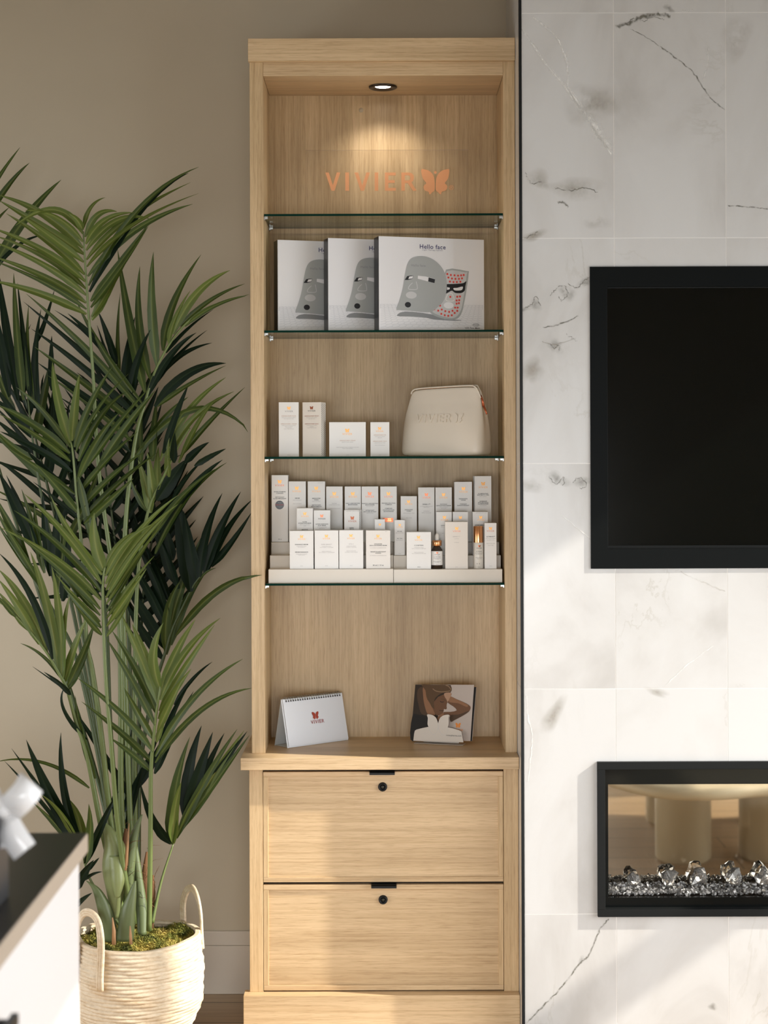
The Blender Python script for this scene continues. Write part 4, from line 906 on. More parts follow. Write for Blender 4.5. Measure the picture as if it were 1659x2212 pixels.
q = MB(O); q.add([(x0 + t, YT + .013, iz0), (x1 - t, YT + .013, iz0), (x1 - t, YT + .013, iz1), (x0 + t, YT + .013, iz1)], [(0, 1, 2, 3)], glass('fireplace_pane', (.96, .95, .93), .1)); q.build('glass_pane', fr)
zf = iz0 - .004
M_CRY = mat('clear_crystal', (.93, .94, .95), .03, trans=.82, ior=1.5, spec=.8)
M_CRY2 = mat('frosted_crystal', (.72, .72, .73), .12, spec=.9, coat=.6)
def shard(mb, c, r, rn, m):
    pts = []
    for _ in range(9):
        v = Vector((rn.gauss(0, 1), rn.gauss(0, 1), rn.gauss(0, 1))).normalized(); pts.append(Vector(c) + v * r * rn.uniform(.75, 1.1))
    bm = bmesh.new(); [bm.verts.new(p) for p in pts]; bmesh.ops.convex_hull(bm, input=bm.verts); bm.verts.ensure_lookup_table()
    used = [v for v in bm.verts if v.link_faces]; idx = {v: i for i, v in enumerate(used)}
    mb.add([v.co.copy() for v in used], [tuple(idx[v] for v in f.verts) for f in bm.faces], m); bm.free()
rn = random.Random(3); q = MB((1.2, YT + .09, zf)); lim = 1.25
for i in range(2600):
    x = rn.uniform(x0 + t + .008, lim if i < 2100 else x1 - .03); y = rn.uniform(YT + .034, YT + .118); r_ = rn.uniform(.0030, .0068)
    z = zf + r_ + rn.uniform(0, .010) + (.004 if y > YT + .08 else 0)
    shard(q, (x, y, z), r_, rn, (M_CRY, M_CRY2, M_STEEL)[0 if rn.random() < .45 else (1 if rn.random() < .75 else 2)])
o = q.build('crystal_chips', loc=(1.2, YT + .09, zf)); tag(o, 'bed of small clear crystal chips along the fireplace tray', 'crystals', kind='stuff')
words = ['leftmost', 'second from left', 'third from left', 'fourth from left', 'cut by the right edge of the picture']
for i, (px_, py_, rr) in enumerate(((1369, 1910, 15), (1446, 1908, 19), (1509, 1908, 20), (1585, 1906, 19), (1652, 1908, 18))):
    yy = YT + .088; c = P(px_, py_, yy); k = MB((c.x, yy, zf + .012)); rn2 = random.Random(40 + i)
    pts = []
    bm = bmesh.new(); bmesh.ops.create_icosphere(bm, subdivisions=2, radius=1)
    for v in bm.verts:
        n_ = 1 + .28 * sin(v.co.x * 3.1 + i * 2) * cos(v.co.z * 2.7 + i) + rn2.uniform(-.13, .13); v.co = Vector((v.co.x * rr * 1.0, v.co.y * rr * .9, v.co.z * rr * 1.05)) * n_ * yy / F
    bm.verts.ensure_lookup_table(); low = min(v.co.z for v in bm.verts)
    k.add([v.co + Vector((c.x, yy, zf + .013 - low)) for v in bm.verts], [tuple(v.index for v in f.verts) for f in bm.faces], M_CRY); bm.free()
    o = k.build('crystal_rock', loc=(c.x, yy, zf + .012)); tag(o, 'large clear crystal lump on the fireplace chips, ' + words[i], 'crystal', 'large crystals in the fireplace')

# ------------------------------------------------------------------ coffee table in front of the fireplace (seen mirrored in its glass)
m_cr = mat('cream_plaster', (.56, .50, .37), .45)
tb = thing('coffee_table', 'cream organic-shaped coffee table with cylinder legs mirrored in the fireplace', 'table', (1.45, 2.75, 0))
O = (1.45, 2.75, 0); YMIR = YT + .125
out = [(.80, 3.12), (.84, 2.95), (.98, 2.75), (1.0, 2.5), (.98, 2.2), (1.1, 1.9), (1.4, 1.75), (1.8, 1.8), (2.1, 2.1), (2.3, 2.5), (2.4, 3.0), (2.35, 3.45), (2.1, 3.58), (1.85, 3.50), (1.6, 3.38), (1.38, 3.39), (1.15, 3.46), (.96, 3.40)]
out = smooth(out, 6)
q = MB(O); n = len(out); ctr = Vector((1.6, 2.6)); prof = [(0, .375), (.012, .355), (.03, .350), (-.0, .40), (.02, .418), (.04, .42)]
rings = []
for ins, z in ((.03, .378), (.010, .381), (0, .392), (0, .408), (.010, .420), (.03, .423)):
    rings += [(p[0] + (ctr.x - p[0]) / (ctr - Vector(p)).length * ins, p[1] + (ctr.y - p[1]) / (ctr - Vector(p)).length * ins, z) for p in out]
fs = [(r_ * n + k, r_ * n + (k + 1) % n, (r_ + 1) * n + (k + 1) % n, (r_ + 1) * n + k) for r_ in range(5) for k in range(n)]
q.add(rings, fs, m_cr, smooth=True); q.add(rings, [tuple(range(n))[::-1], tuple(5 * n + k for k in range(n))], m_cr); q.build('tabletop', tb)
for lx_, ly_ in ((1.19, 2.72), (1.53, 2.70), (1.26, 2.02), (1.68, 2.02)):
    MB(O).lathe([(.100, .0), (.110, .012), (.112, .38)], m_cr, 40, Matrix.Translation((lx_, ly_, 0))).build('leg', tb)

# ------------------------------------------------------------------ reception desk, bow on a gift box
yd = 3.14; zd = P(190, 1800, yd).z; xd = P(190, 1800, yd).x
dk_ = thing('reception_desk', 'white desk with black top and drawer pull in the blurred left foreground', 'desk', (-1.1, 2.1, 0))
O = (-1.1, 2.1, 0); m_wl = mat('white_lacquer', (.80, .80, .82), .35)
MB(O).box(-1.75, xd, 1.2, yd, zd - .034, zd, mat('taupe_edge_band', (.42, .35, .28), .45)).build('edge_band', dk_, bevel=.0015)
MB(O).box(-1.75, xd - .002, 1.202, yd - .002, zd - .001, zd + .0015, mat('black_stone_top', (.034, .034, .034), .32, spec=.4)).build('desktop', dk_)
MB(O).box(-1.73, xd - .030, 1.25, yd - .022, .0, zd - .034, m_wl).build('desk_body', dk_)
for ya, yb_ in ((1.26, 2.10), (2.11, yd - .026)):
    d_ = MB(O).box(xd - .030, xd - .012, ya, yb_, .03, zd - .045, m_wl).build('drawer', dk_, bevel=.002)
    c = P(58, 2246, 2.36); yy = (ya + yb_) / 2 if ya < 2 else 2.36
    k = MB(O); k.box(xd + .010, xd + .020, yy - .10, yy + .09, c.z - .008, c.z + .008, M_BLK); k.box(xd - .012, xd + .012, yy - .085, yy - .075, c.z - .004, c.z + .004, M_BLK); k.box(xd - .012, xd + .012, yy + .065, yy + .075, c.z - .004, c.z + .004, M_BLK)
    k.build('handle', d_)
# gift box with a ribbon bow; most of the box lies left of the picture
yg = 2.62; cb = P(10, 1752, yg); zb_ = zd + .002
gb = thing('gift_box', 'dark gift box at the left picture edge on the black desktop', 'box', (cb.x - .085, yg, zb_))
MB().box(-.09, .078, -.06, .06, 0, cb.z - zb_ - .012, mat('slate_card', (.03, .032, .036), .35)).build('box_body', gb, bevel=.002)
MB().box(-.093, .081, -.063, .063, cb.z - zb_ - .045, cb.z - zb_ - .008, mat('slate_card_lid', (.04, .042, .046), .35)).build('lid', gb, bevel=.002)
bow = thing('ribbon_bow', 'glossy white ribbon bow at the left picture edge above the desktop', 'bow', (cb.x, yg, cb.z))
m_rb = mat('white_satin_ribbon', (.84, .84, .85), .22, coat=.4)
def ribbon(mb, path, wdt, wid_dir):
    path = [Vector(p) for p in smooth(path, 6, False)]; wv = Vector(wid_dir).normalized() * wdt / 2; n = len(path); vs = []; th = .0007
    for i, p in enumerate(path):
        t = (path[min(i + 1, n - 1)] - path[max(0, i - 1)]).normalized(); nn = t.cross(wv).normalized() * th; sq = .35 + .65 * min(1, i / (n * .3))
        vs += [p - wv * sq - nn, p + wv * sq - nn, p + wv * sq + nn, p - wv * sq + nn]
    fs = [(i * 4 + a, i * 4 + (a + 1) % 4, i * 4 + 4 + (a + 1) % 4, i * 4 + 4 + a) for i in range(n - 1) for a in range(4)] + [(0, 1, 2, 3), (4 * n - 1, 4 * n - 2, 4 * n - 3, 4 * n - 4)]
    mb.add(vs, fs, m_rb, smooth=True)
k = 2.62 / F
def bp(x, y, dy): return ((x - 10) * k, dy, (1752 - y) * k)
q = MB(); ribbon(q, [bp(12, 1750, 0), bp(40, 1722, .012), bp(62, 1697, .010), bp(72, 1688, -.012), bp(64, 1704, -.030), bp(40, 1730, -.028), bp(14, 1752, -.004)], 62 * k, (.72, 0, -.66)); q.build('loop', bow)
q = MB(); ribbon(q, [bp(10, 1754, -.002), bp(22, 1778, -.014), bp(40, 1805, -.020), bp(60, 1833, -.022)], 58 * k, (.76, .0, .60)); q.build('tail', bow)
q = MB(); ribbon(q, [bp(8, 1754, .002), bp(12, 1780, .006), bp(12, 1808, .004), bp(10, 1832, .002)], 34 * k, (.95, .1, .20)); q.build('tail', bow)
q = MB(); ribbon(q, [bp(8, 1750, 0), bp(-20, 1722, .012), bp(-44, 1697, .010), bp(-56, 1688, -.012), bp(-46, 1704, -.030), bp(-20, 1730, -.028), bp(6, 1752, -.004)], 60 * k, (-.62, 0, -.72)); q.build('loop', bow)
q = MB(); q.lathe([(.004, -.012), (.011, -.008), (.0125, 0), (.011, .008), (.004, .012)], m_rb, 20, Matrix.Rotation(R(90), 4, 'Y')); q.build('knot', bow)

# ------------------------------------------------------------------ basket
yk = 4.70; cbk = P(297, 2015, yk); RB = 136 * yk / F; zrim = P(297, 2016, yk).z
m_str, nt, b = node_mat('pale_straw_rope'); L_ = nt.links.new
tc = N(nt, 'ShaderNodeTexCoord'); mp = N(nt, 'ShaderNodeMapping'); mp.inputs['Scale'].default_value = (1, 1, 2.2); L_(tc.outputs['Object'], mp.inputs[0])
n1 = N(nt, 'ShaderNodeTexNoise', Scale=60.0, Detail=6.0, Roughness=.7); L_(mp.outputs[0], n1.inputs[0]); n2 = N(nt, 'ShaderNodeTexNoise', Scale=7.0, Detail=4.0, Roughness=.6); L_(mp.outputs[0], n2.inputs[0])
cc = mixc(nt, .45, ramp(nt, [(.30, (.46, .33, .19)), (.5, (.66, .54, .38)), (.72, (.80, .71, .56))], n1.outputs[0]), ramp(nt, [(.33, (.56, .38, .20)), (.52, (.74, .64, .49))], n2.outputs[0]))
L_(cc, b.inputs['Base Color']); b.inputs['Roughness'].default_value = .75; bpn = N(nt, 'ShaderNodeBump', Strength=.5, Distance=.003); L_(n1.outputs[0], bpn.inputs['Height']); L_(bpn.outputs[0], b.inputs['Normal'])
bk = thing('woven_basket', 'pale straw rope basket with two loop handles holding the palm', 'basket', (cbk.x, yk, 0))
rn = random.Random(9)
def rad(t): return RB * (.70 + .345 * sin(pi * (.05 + .50 * min(1, t * 1.18))) - .0 * t) if t < .85 else RB * (1.045 - .35 * (t - .85) ** 1.2)
def radius_at(z):
    t = z / zrim; return RB * (1.035 - .40 * max(0, (.55 - t) / .55) ** 2.3 - .05 * max(0, (t - .72) / .28) ** 1.4)
prof = []; nc = 30
for i in range(nc):
    zc_ = zrim * (i + .5) / nc; hc = zrim / nc / 2; rr = radius_at(zc_)
    for a in (-75, -25, 25, 75): prof.append((rr + .0042 * cos(R(a)) - .004, zc_ + hc * .98 * sin(R(a))))
q = MB(); seg = 120; n = len(prof); vs = []
for i, (r_, z) in enumerate(prof):
    ci = i // 4
    for kk in range(seg):
        a = 2 * pi * kk / seg; wob = .0016 * sin(3 * a + ci * .7) + .0012 * sin(11 * a + ci * 2.3) + .0028 * sin(2 * a + z * 9)
        vs.append(((r_ + wob) * cos(a), (r_ + wob) * sin(a), z + .0016 * sin(2 * a + .6) * (z / zrim) + .0008 * sin(5 * a + ci) + .0045 * (z / zrim) * sin(a * 2 + 2)))
vs_in = [(x * (1 - .011 / max(.05, math.hypot(x, y))), y * (1 - .011 / max(.05, math.hypot(x, y))), z) for x, y, z in vs]
fs = [(i * seg + kk, i * seg + (kk + 1) % seg, (i + 1) * seg + (kk + 1) % seg, (i + 1) * seg + kk) for i in range(n - 1) for kk in range(seg)]
q.add(vs, fs, m_str, smooth=True); q.add(vs_in, [f[::-1] for f in fs], m_str, smooth=True)
top = [(n - 1) * seg + kk for kk in range(seg)]; q.add([vs[i] for i in top] + [vs_in[i] for i in top], [(kk, (kk + 1) % seg, seg + (kk + 1) % seg, seg + kk) for kk in range(seg)], m_str)
q.add([vs_in[kk] for kk in range(seg)], [tuple(range(seg))], m_str); q.build('basket_body', bk)
def handle(path):
    q = MB(); loc = Vector((cbk.x, yk, 0)); path = [Vector(p) - loc for p in path]; path = [Vector(p) for p in smooth([tuple(p) for p in path], 6, False)]
    for o_ in (-.0065, 0, .0065):
        cen = Vector((0, 0, 0)); pts = []
        for i, p in enumerate(path):
            t = (path[min(i + 1, len(path) - 1)] - path[max(0, i - 1)]).normalized(); out_ = Vector((p.x, p.y, 0)).normalized(); sd = t.cross(out_); sd = sd.normalized() if sd.length > .1 else Vector((0, 0, 1))
            pts.append(p + sd * o_ + out_ * .001)
        q.tube(pts, .0046, m_str, 8)
    q.build('handle', bk)
def rim_pt(a, z, ro=.008): return (cbk.x + (radius_at(min(z, zrim)) + ro) * cos(a), yk + (radius_at(min(z, zrim)) + ro) * sin(a), z)
a1, a2 = R(214), R(246)
handle([rim_pt(a1, zrim - .10), rim_pt(a1, zrim - .02), rim_pt(a1, zrim + .045, .006), rim_pt(R(220), zrim + .082, 0), rim_pt(R(230), zrim + .092, -.002), rim_pt(R(240), zrim + .078, 0), rim_pt(a2 - R(1), zrim + .04, .006), rim_pt(a2, zrim - .01, .007), rim_pt(a2, zrim - .06, .006), rim_pt(a2, zrim - .105, .005)])
a1, a2 = R(10), R(52)
handle([rim_pt(a1, zrim - .05, .001), rim_pt(a1, zrim - .01, .003), rim_pt(a1 + R(2), zrim + .045, .002), rim_pt(R(18), zrim + .085, -.004), rim_pt(R(31), zrim + .102, -.006), rim_pt(R(43), zrim + .088, -.004), rim_pt(R(50), zrim + .05, 0), rim_pt(a2, zrim, .006), rim_pt(a2, zrim - .08, .006)])

# moss filling the basket top
m_moss, nt, b = node_mat('moss'); tc = N(nt, 'ShaderNodeTexCoord'); n1 = N(nt, 'ShaderNodeTexNoise', Scale=24.0, Detail=4.0); nt.links.new(tc.outputs['Object'], n1.inputs[0])
nt.links.new(ramp(nt, [(.30, (.025, .035, .008)), (.45, (.18, .19, .03)), (.58, (.40, .33, .07)), (.75, (.55, .42, .12))], n1.outputs[0]), b.inputs['Base Color']); b.inputs['Roughness'].default_value = .85
rn = random.Random(21); q = MB(); rm = radius_at(zrim - .02) - .014; zm = zrim - .016
def mossz(x, y): return zm + .010 * sin(x * 31 + 1) * cos(y * 27) + .006 * sin(x * 71 + y * 55) - .004
g_ = 40; vs = []; fs = []
for i in range(g_ + 1):
    for j in range(60):
        r_ = rm * i / g_; a = 2 * pi * j / 60; x, y = r_ * cos(a), r_ * sin(a); vs.append((x, y, mossz(x, y) + rn.uniform(-.002, .002)))
for i in range(g_):
    for j in range(60): fs.append((i * 60 + j, (i + 1) * 60 + j, (i + 1) * 60 + (j + 1) % 60, i * 60 + (j + 1) % 60))
q.add(vs, fs, m_moss)
for _ in range(9000):
    r_ = rm * math.sqrt(rn.random()) * .985; a = rn.uniform(0, 2 * pi); p = Vector((r_ * cos(a), r_ * sin(a), 0)); p.z = mossz(p.x, p.y)
    d1 = Vector((rn.gauss(0, 1), rn.gauss(0, 1), rn.uniform(.1, 1.3))).normalized(); ln = rn.uniform(.006, .017); sd = d1.cross(Vector((rn.gauss(0, 1), rn.gauss(0, 1), rn.gauss(0, 1)))).normalized() * .0011
    mid = p + d1 * ln * .55; e = mid + (d1 + Vector((rn.gauss(0, .5), rn.gauss(0, .5), rn.gauss(-.2, .4)))).normalized() * ln * .5
    q.add([p - sd, p + sd, mid + sd, mid - sd, e], [(0, 1, 2, 3), (3, 2, 4)], m_moss)
tag(q.build('moss', loc=(cbk.x, yk, 0)), 'green and golden moss filling the top of the straw basket', 'moss', kind='stuff')

# ------------------------------------------------------------------ kentia palm
def leaf_mat(name, c0, c1, rib):
    m, nt, b = node_mat(name); L = nt.links.new
    at = N(nt, 'ShaderNodeAttribute', attribute_name='rib'); tc = N(nt, 'ShaderNodeTexCoord'); n = N(nt, 'ShaderNodeTexNoise', Scale=6.0, Detail=3.0); L(tc.outputs['Object'], n.inputs[0])
    base_ = ramp(nt, [(.35, c0), (.65, c1)], n.outputs[0])
    pw = N(nt, 'ShaderNodeMath', operation='POWER'); L(at.outputs['Fac'], pw.inputs[0]); pw.inputs[1].default_value = 5.0
    ml = N(nt, 'ShaderNodeMath', operation='MULTIPLY'); L(pw.outputs[0], ml.inputs[0]); ml.inputs[1].default_value = .75
    L(mixc(nt, ml.outputs[0], base_, rib), b.inputs['Base Color']); b.inputs['Roughness'].default_value = .42; b.inputs['Specular IOR Level'].default_value = .12 if c0[0] < .01 else .26
    tr = N(nt, 'ShaderNodeBsdfTranslucent'); tr.inputs[0].default_value = (c1[0] * 2.1, c1[1] * 2.0, c1[2] * .8, 1)
    mx = N(nt, 'ShaderNodeMixShader'); mx.inputs[0].default_value = .12; out_ = nt.nodes['Material Output']; L(b.outputs[0], mx.inputs[1]); L(tr.outputs[0], mx.inputs[2]); L(mx.outputs[0], out_.inputs[0]); return m
LA = leaf_mat('palm_leaf_lit', (.064, .098, .015), (.096, .130, .024), (.25, .27, .08))  # three tones of one leaf: light and shade put into the colour
LB = leaf_mat('palm_leaf_half_lit', (.026, .046, .008), (.043, .070, .012), (.17, .20, .05))
LD = leaf_mat('palm_leaf_shaded', (.004, .011, .005), (.007, .017, .008), (.018, .032, .012))  # near-black tone stands in for leaflets in shade
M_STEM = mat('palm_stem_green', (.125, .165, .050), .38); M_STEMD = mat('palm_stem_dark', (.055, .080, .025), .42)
pot = P(285, 2010, 4.70); palm = thing('kentia_palm', 'tall green potted palm with long feathery fronds left of the cabinet', 'plant', (pot.x, 4.70, zm))
PO = Vector((pot.x, 4.70, zm))
class LMB(MB):
    def __init__(s, o): super().__init__(o); s.rib = []
    def leaf(s, p, a0, bend, ln, wd_, dy, twist, m, rn, tipdroop=0):
        n = 12; k = len(s.v); vs = []; pos = Vector(p); yb0 = pos.y
        for i in range(n + 1):
            t = i / n; a = a0 + bend * t ** 1.3 + tipdroop * max(0, t - .75) * 4
            d = Vector((cos(a), dy * (1 - t * .6), sin(a))).normalized()
            if i: pos = pos + d * ln / n
            if pos.y > YW - .02: pos.y = YW - .02
            w_ = wd_ * .5 * min(1, (t + .03) / .16) ** .7 * max(0, 1 - t ** 2.1) ** .85 + .0003
            tw = twist + .5 * t * (1 if twist > 0 else -1) * .6
            c = Vector((-sin(a) * cos(tw), sin(tw), cos(a) * cos(tw))); nrm = d.cross(c)
            if nrm.y > 0: nrm = -nrm
            vs += [pos - c * w_ + nrm * w_ * .22, pos - c * w_ * .07, pos + nrm * -w_ * .05, pos + c * w_ * .07, pos + c * w_ + nrm * w_ * .22]; s.rib += [0, .9, 1, .9, 0]
        fs = []
        for i in range(n):
            for j in range(4): a_ = i * 5 + j; fs.append((a_, a_ + 1, a_ + 6, a_ + 5))
        for v in vs:
            if v.y > YW - .006: v.y = YW - .006
            # keep clear of the cabinet side
            if v.x > XL - .006 and v.y > 4.70: v.y = min(v.y, 4.70)
        s.add(vs, fs, m, smooth=True)
def frond(pts, t0, left, right, Wd, mats, seed, stem_m=None, r0=.0085, r1=.0022, jit=5):
    """pts: (px,py,Y) from the pot to the tip. left/right: (n, ang_first, ang_last, bend_first, bend_last, len_first, len_mid, len_last) in degrees / pixels"""
    rn = random.Random(seed); path = smooth(pts, 8, False); W3 = [P(*p) for p in path]; q = LMB(PO); n = len(W3)
    rs = [r0 + (r1 - r0) * (i / (n - 1)) ** .8 for i in range(n)]
    q.tube(W3, rs, stem_m or M_STEM, 8); q.rib += [0] * (n * 8)
    acc = [0]
    for i in range(1, n): acc.append(acc[-1] + (W3[i] - W3[i - 1]).length)
    def at(t):
        d = acc[-1] * t
        for i in range(1, n):
            if acc[i] >= d: f = (d - acc[i - 1]) / max(1e-6, acc[i] - acc[i - 1]); return W3[i - 1].lerp(W3[i], f)
        return W3[-1]
    for side, sp in ((1, left), (-1, right)):
        if not sp: continue
        nn, af, al, bf_, bl, lf, lm, ll = sp
        for i in range(nn):
            u = i / max(1, nn - 1); t = t0 + (1 - t0) * u; p = at(min(.999, t)); s_ = p.y / F
            a = af + (al - af) * u + rn.uniform(-jit, jit); bd = bf_ + (bl - bf_) * u + rn.uniform(-8, 8)
            ln = (lf + (lm - lf) * u * 2 if u < .5 else lm + (ll - lm) * (u - .5) * 2) * rn.uniform(.90, 1.08) * s_
            w_ = Wd * rn.uniform(.8, 1.15) * (1 - .25 * abs(u - .4)) * s_
            if u > .85: w_ *= .85
            q.leaf(p + Vector((0, rn.uniform(-.002, .002), 0)), R(a), R(bd), ln, w_, rn.uniform(-.35, .22), side * rn.uniform(.15, .8), rn.choice(mats), rn, R(rn.choice((0, 0, 0, -25 if side < 0 else 25))))
    o = q.build('frond', palm); at_ = o.data.attributes.new('rib', 'FLOAT', 'POINT')
    for i, t in enumerate(q.rib): at_.data[i].value = t
    return o
B0 = (282, 2000, 4.70)
# each: path, leafy start, left side, right side
def A(x, y): return (x / 2.952, 302 + y / 2.952)
def B(x, y): return (x / 2.952, 994 + y / 2.952)
def C(x, y): return (x / 2.9625, 1500 + y / 2.9625)
MT = {'A': LA, 'B': LB, 'D': LD}
def hero(pts, K, leaves, seed, stem_m=None, r0=.0085, r1=.0022, dy=-.06, wk=1.0, Yl=None):
    """a frond whose leaflets are given one by one: base, middle, tip, width, shade"""
    rn = random.Random(seed); W3 = [P(*p) for p in smooth(pts, 8, False)]; q = LMB(PO); n = len(W3)
    q.tube(W3, [r0 + (r1 - r0) * (i / (n - 1)) ** .8 for i in range(n)], stem_m or M_STEM, 8); q.rib += [0] * (n * 8)
    def depth(px, py):
        return min(pts, key=lambda p: (p[0] - px) ** 2 + (p[1] - py) ** 2)[2]
    for (bx_, by_, cx_, cy_, tx_, ty_, w_, mk) in leaves:
        b_, c_, t_ = K(bx_, by_), K(cx_, cy_), K(tx_, ty_); Y0 = Yl or depth(*b_); dd = rn.uniform(dy, -dy * .5) if t_[0] < 550 else 4.69 - Y0; wd_ = w_ / 2.95 * Y0 / F * wk * 1.08; N_ = 14; cen = []
        for i in range(N_ + 1):
            t = i / N_; x = (1 - t) ** 2 * b_[0] + 2 * t * (1 - t) * c_[0] + t * t * t_[0]; y = (1 - t) ** 2 * b_[1] + 2 * t * (1 - t) * c_[1] + t * t * t_[1]
            cen.append(P(x, y, min(YW - .022, Y0 + dd * t)))
        tw = rn.uniform(.1, .55) * rn.choice((-1, 1)); vs = []
        for i, p in enumerate(cen):
            t = i / N_; d = (cen[min(N_, i + 1)] - cen[max(0, i - 1)]).normalized(); s_ = d.cross(Vector((0, 1, 0))).normalized()
            c3 = s_ * cos(tw + .4 * t) + Vector((0, sin(tw + .4 * t), 0)); nr = d.cross(c3)
            if nr.y > 0: nr = -nr
            hw = wd_ * .5 * min(1, (t + .03) / .22) ** .75 * max(0, 1 - t ** 2.4) ** .9 * (1 + rn.uniform(-.04, .04)) + .0003
            vs += [p - c3 * hw + nr * hw * .25, p - c3 * hw * .08, p - nr * hw * .05, p + c3 * hw * .08, p + c3 * hw + nr * hw * .25]; q.rib += [0, .9, 1, .9, 0]
        for v in vs:
            if v.y > YW - .006: v.y = YW - .006
            if v.x > XL - .008 and v.y > 4.70: v.y = 4.70
        q.add(vs, [(i * 5 + j, i * 5 + j + 1, i * 5 + j + 6, i * 5 + j + 5) for i in range(N_) for j in range(4)], MT[mk], smooth=True)
    o = q.build('frond', palm); at_ = o.data.attributes.new('rib', 'FLOAT', 'POINT')
    for i, t in enumerate(q.rib): at_.data[i].value = t
    return o
# fronds standing further back, shade put into their leaf colour
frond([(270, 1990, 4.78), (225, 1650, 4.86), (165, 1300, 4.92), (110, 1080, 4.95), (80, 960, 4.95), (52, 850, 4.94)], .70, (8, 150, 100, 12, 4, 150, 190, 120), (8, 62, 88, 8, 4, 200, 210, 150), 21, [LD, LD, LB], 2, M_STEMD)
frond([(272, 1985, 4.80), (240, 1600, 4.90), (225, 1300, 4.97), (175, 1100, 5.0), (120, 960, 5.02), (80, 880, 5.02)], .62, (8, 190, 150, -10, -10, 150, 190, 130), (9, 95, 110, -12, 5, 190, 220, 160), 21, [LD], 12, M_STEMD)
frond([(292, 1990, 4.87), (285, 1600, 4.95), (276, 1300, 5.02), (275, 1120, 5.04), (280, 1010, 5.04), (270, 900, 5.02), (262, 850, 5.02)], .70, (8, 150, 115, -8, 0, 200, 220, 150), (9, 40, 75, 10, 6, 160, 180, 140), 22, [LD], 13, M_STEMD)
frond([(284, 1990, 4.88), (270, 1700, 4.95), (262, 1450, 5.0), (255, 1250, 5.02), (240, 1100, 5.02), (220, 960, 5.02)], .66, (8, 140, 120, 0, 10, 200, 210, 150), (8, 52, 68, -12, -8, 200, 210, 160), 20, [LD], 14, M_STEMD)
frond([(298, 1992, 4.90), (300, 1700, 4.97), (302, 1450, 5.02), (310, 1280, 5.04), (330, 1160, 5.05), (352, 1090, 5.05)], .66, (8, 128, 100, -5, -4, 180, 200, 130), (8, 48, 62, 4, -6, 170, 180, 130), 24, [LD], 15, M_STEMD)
# frond leaning off the left edge
hero([(270, 1990, 4.74), (215, 1700, 4.86), (90, 1300, 4.95), (-20, 950, 4.97), (-60, 720, 4.95), (-70, 560, 4.93)], A,
     [(-150, 500, -40, 260, 128, 48, 28, 'B'), (-160, 640, 20, 290, 188, 147, 42, 'B'), (-120, 960, 110, 500, 390, 255, 62, 'B'), (-60, 860, 110, 620, 282, 608, 24, 'D'), (-180, 760, -60, 540, 60, 430, 40, 'B'), (-150, 1000, -60, 760, 10, 690, 40, 'D')], 1, M_STEMD)
# dark upright leaflets at the upper left
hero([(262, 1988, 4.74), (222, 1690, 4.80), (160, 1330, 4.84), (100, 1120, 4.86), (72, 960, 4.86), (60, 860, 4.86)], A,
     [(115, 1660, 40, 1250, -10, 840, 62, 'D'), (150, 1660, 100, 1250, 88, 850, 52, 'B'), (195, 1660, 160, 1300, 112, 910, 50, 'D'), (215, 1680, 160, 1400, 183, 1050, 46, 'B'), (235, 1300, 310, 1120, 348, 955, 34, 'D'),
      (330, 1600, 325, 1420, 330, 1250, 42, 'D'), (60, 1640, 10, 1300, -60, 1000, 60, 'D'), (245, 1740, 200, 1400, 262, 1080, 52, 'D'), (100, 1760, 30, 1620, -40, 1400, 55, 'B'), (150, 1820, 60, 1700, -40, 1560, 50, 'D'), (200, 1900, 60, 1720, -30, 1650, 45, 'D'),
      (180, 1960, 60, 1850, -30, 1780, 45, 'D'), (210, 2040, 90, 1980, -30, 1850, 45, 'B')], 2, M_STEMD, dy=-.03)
# right upper frond
hero([(290, 1995, 4.78), (275, 1600, 4.80), (266, 1300, 4.80), (272, 1120, 4.80), (285, 1000, 4.80), (297, 925, 4.80), (311, 878, 4.80), (325, 830, 4.80), (345, 780, 4.79), (383, 719, 4.78), (430, 675, 4.77), (474, 654, 4.76)], A,
     [(905, 1680, 650, 1380, 480, 1010, 54, 'B'), (925, 1610, 830, 1250, 750, 700, 64, 'B'), (960, 1530, 850, 1200, 892, 808, 54, 'B'), (1003, 1450, 945, 1080, 978, 715, 62, 'B'), (1040, 1345, 1050, 1060, 1282, 732, 54, 'B'),
      (1075, 1300, 1090, 1150, 1215, 960, 38, 'A'), (1105, 1240, 1220, 930, 1467, 832, 52, 'A'), (1150, 1190, 1320, 1000, 1562, 918, 34, 'B'), (1180, 1190, 1350, 1030, 1592, 990, 26, 'B'), (1060, 1360, 1180, 1200, 1360, 1082, 30, 'D'),
      (975, 1560, 1110, 1350, 1352, 1295, 46, 'D'), (968, 1590, 1100, 1380, 1322, 1213, 40, 'D'), (940, 1640, 1060, 1340, 1252, 1230, 46, 'D'), (985, 1700, 1180, 1420, 1442, 1425, 64, 'D'), (1005, 1700, 1180, 1560, 1440, 1440, 36, 'B'),
      (900, 1690, 520, 1330, 150, 1032, 52, 'D'), (895, 1720, 560, 1300, 168, 982, 46, 'B'), (880, 1770, 560, 1440, 200, 1205, 48, 'D'), (870, 1810, 560, 1560, 220, 1320, 46, 'B'), (855, 1860, 560, 1650, 238, 1420, 46, 'D'),
      (840, 1920, 620, 1700, 300, 1500, 44, 'B'), (830, 1990, 640, 1800, 380, 1640, 44, 'D'), (740, 1470, 620, 1240, 348, 1086, 36, 'D'), (700, 1400, 600, 1240, 432, 1108, 38, 'D'), (745, 1430, 700, 1260, 625, 1088, 54, 'D'), (765, 1500, 740, 1250, 768, 975, 36, 'B'),
      (800, 1560, 800, 1400, 860, 1130, 60, 'D'), (830, 1640, 860, 1400, 960, 1210, 56, 'D')], 3)
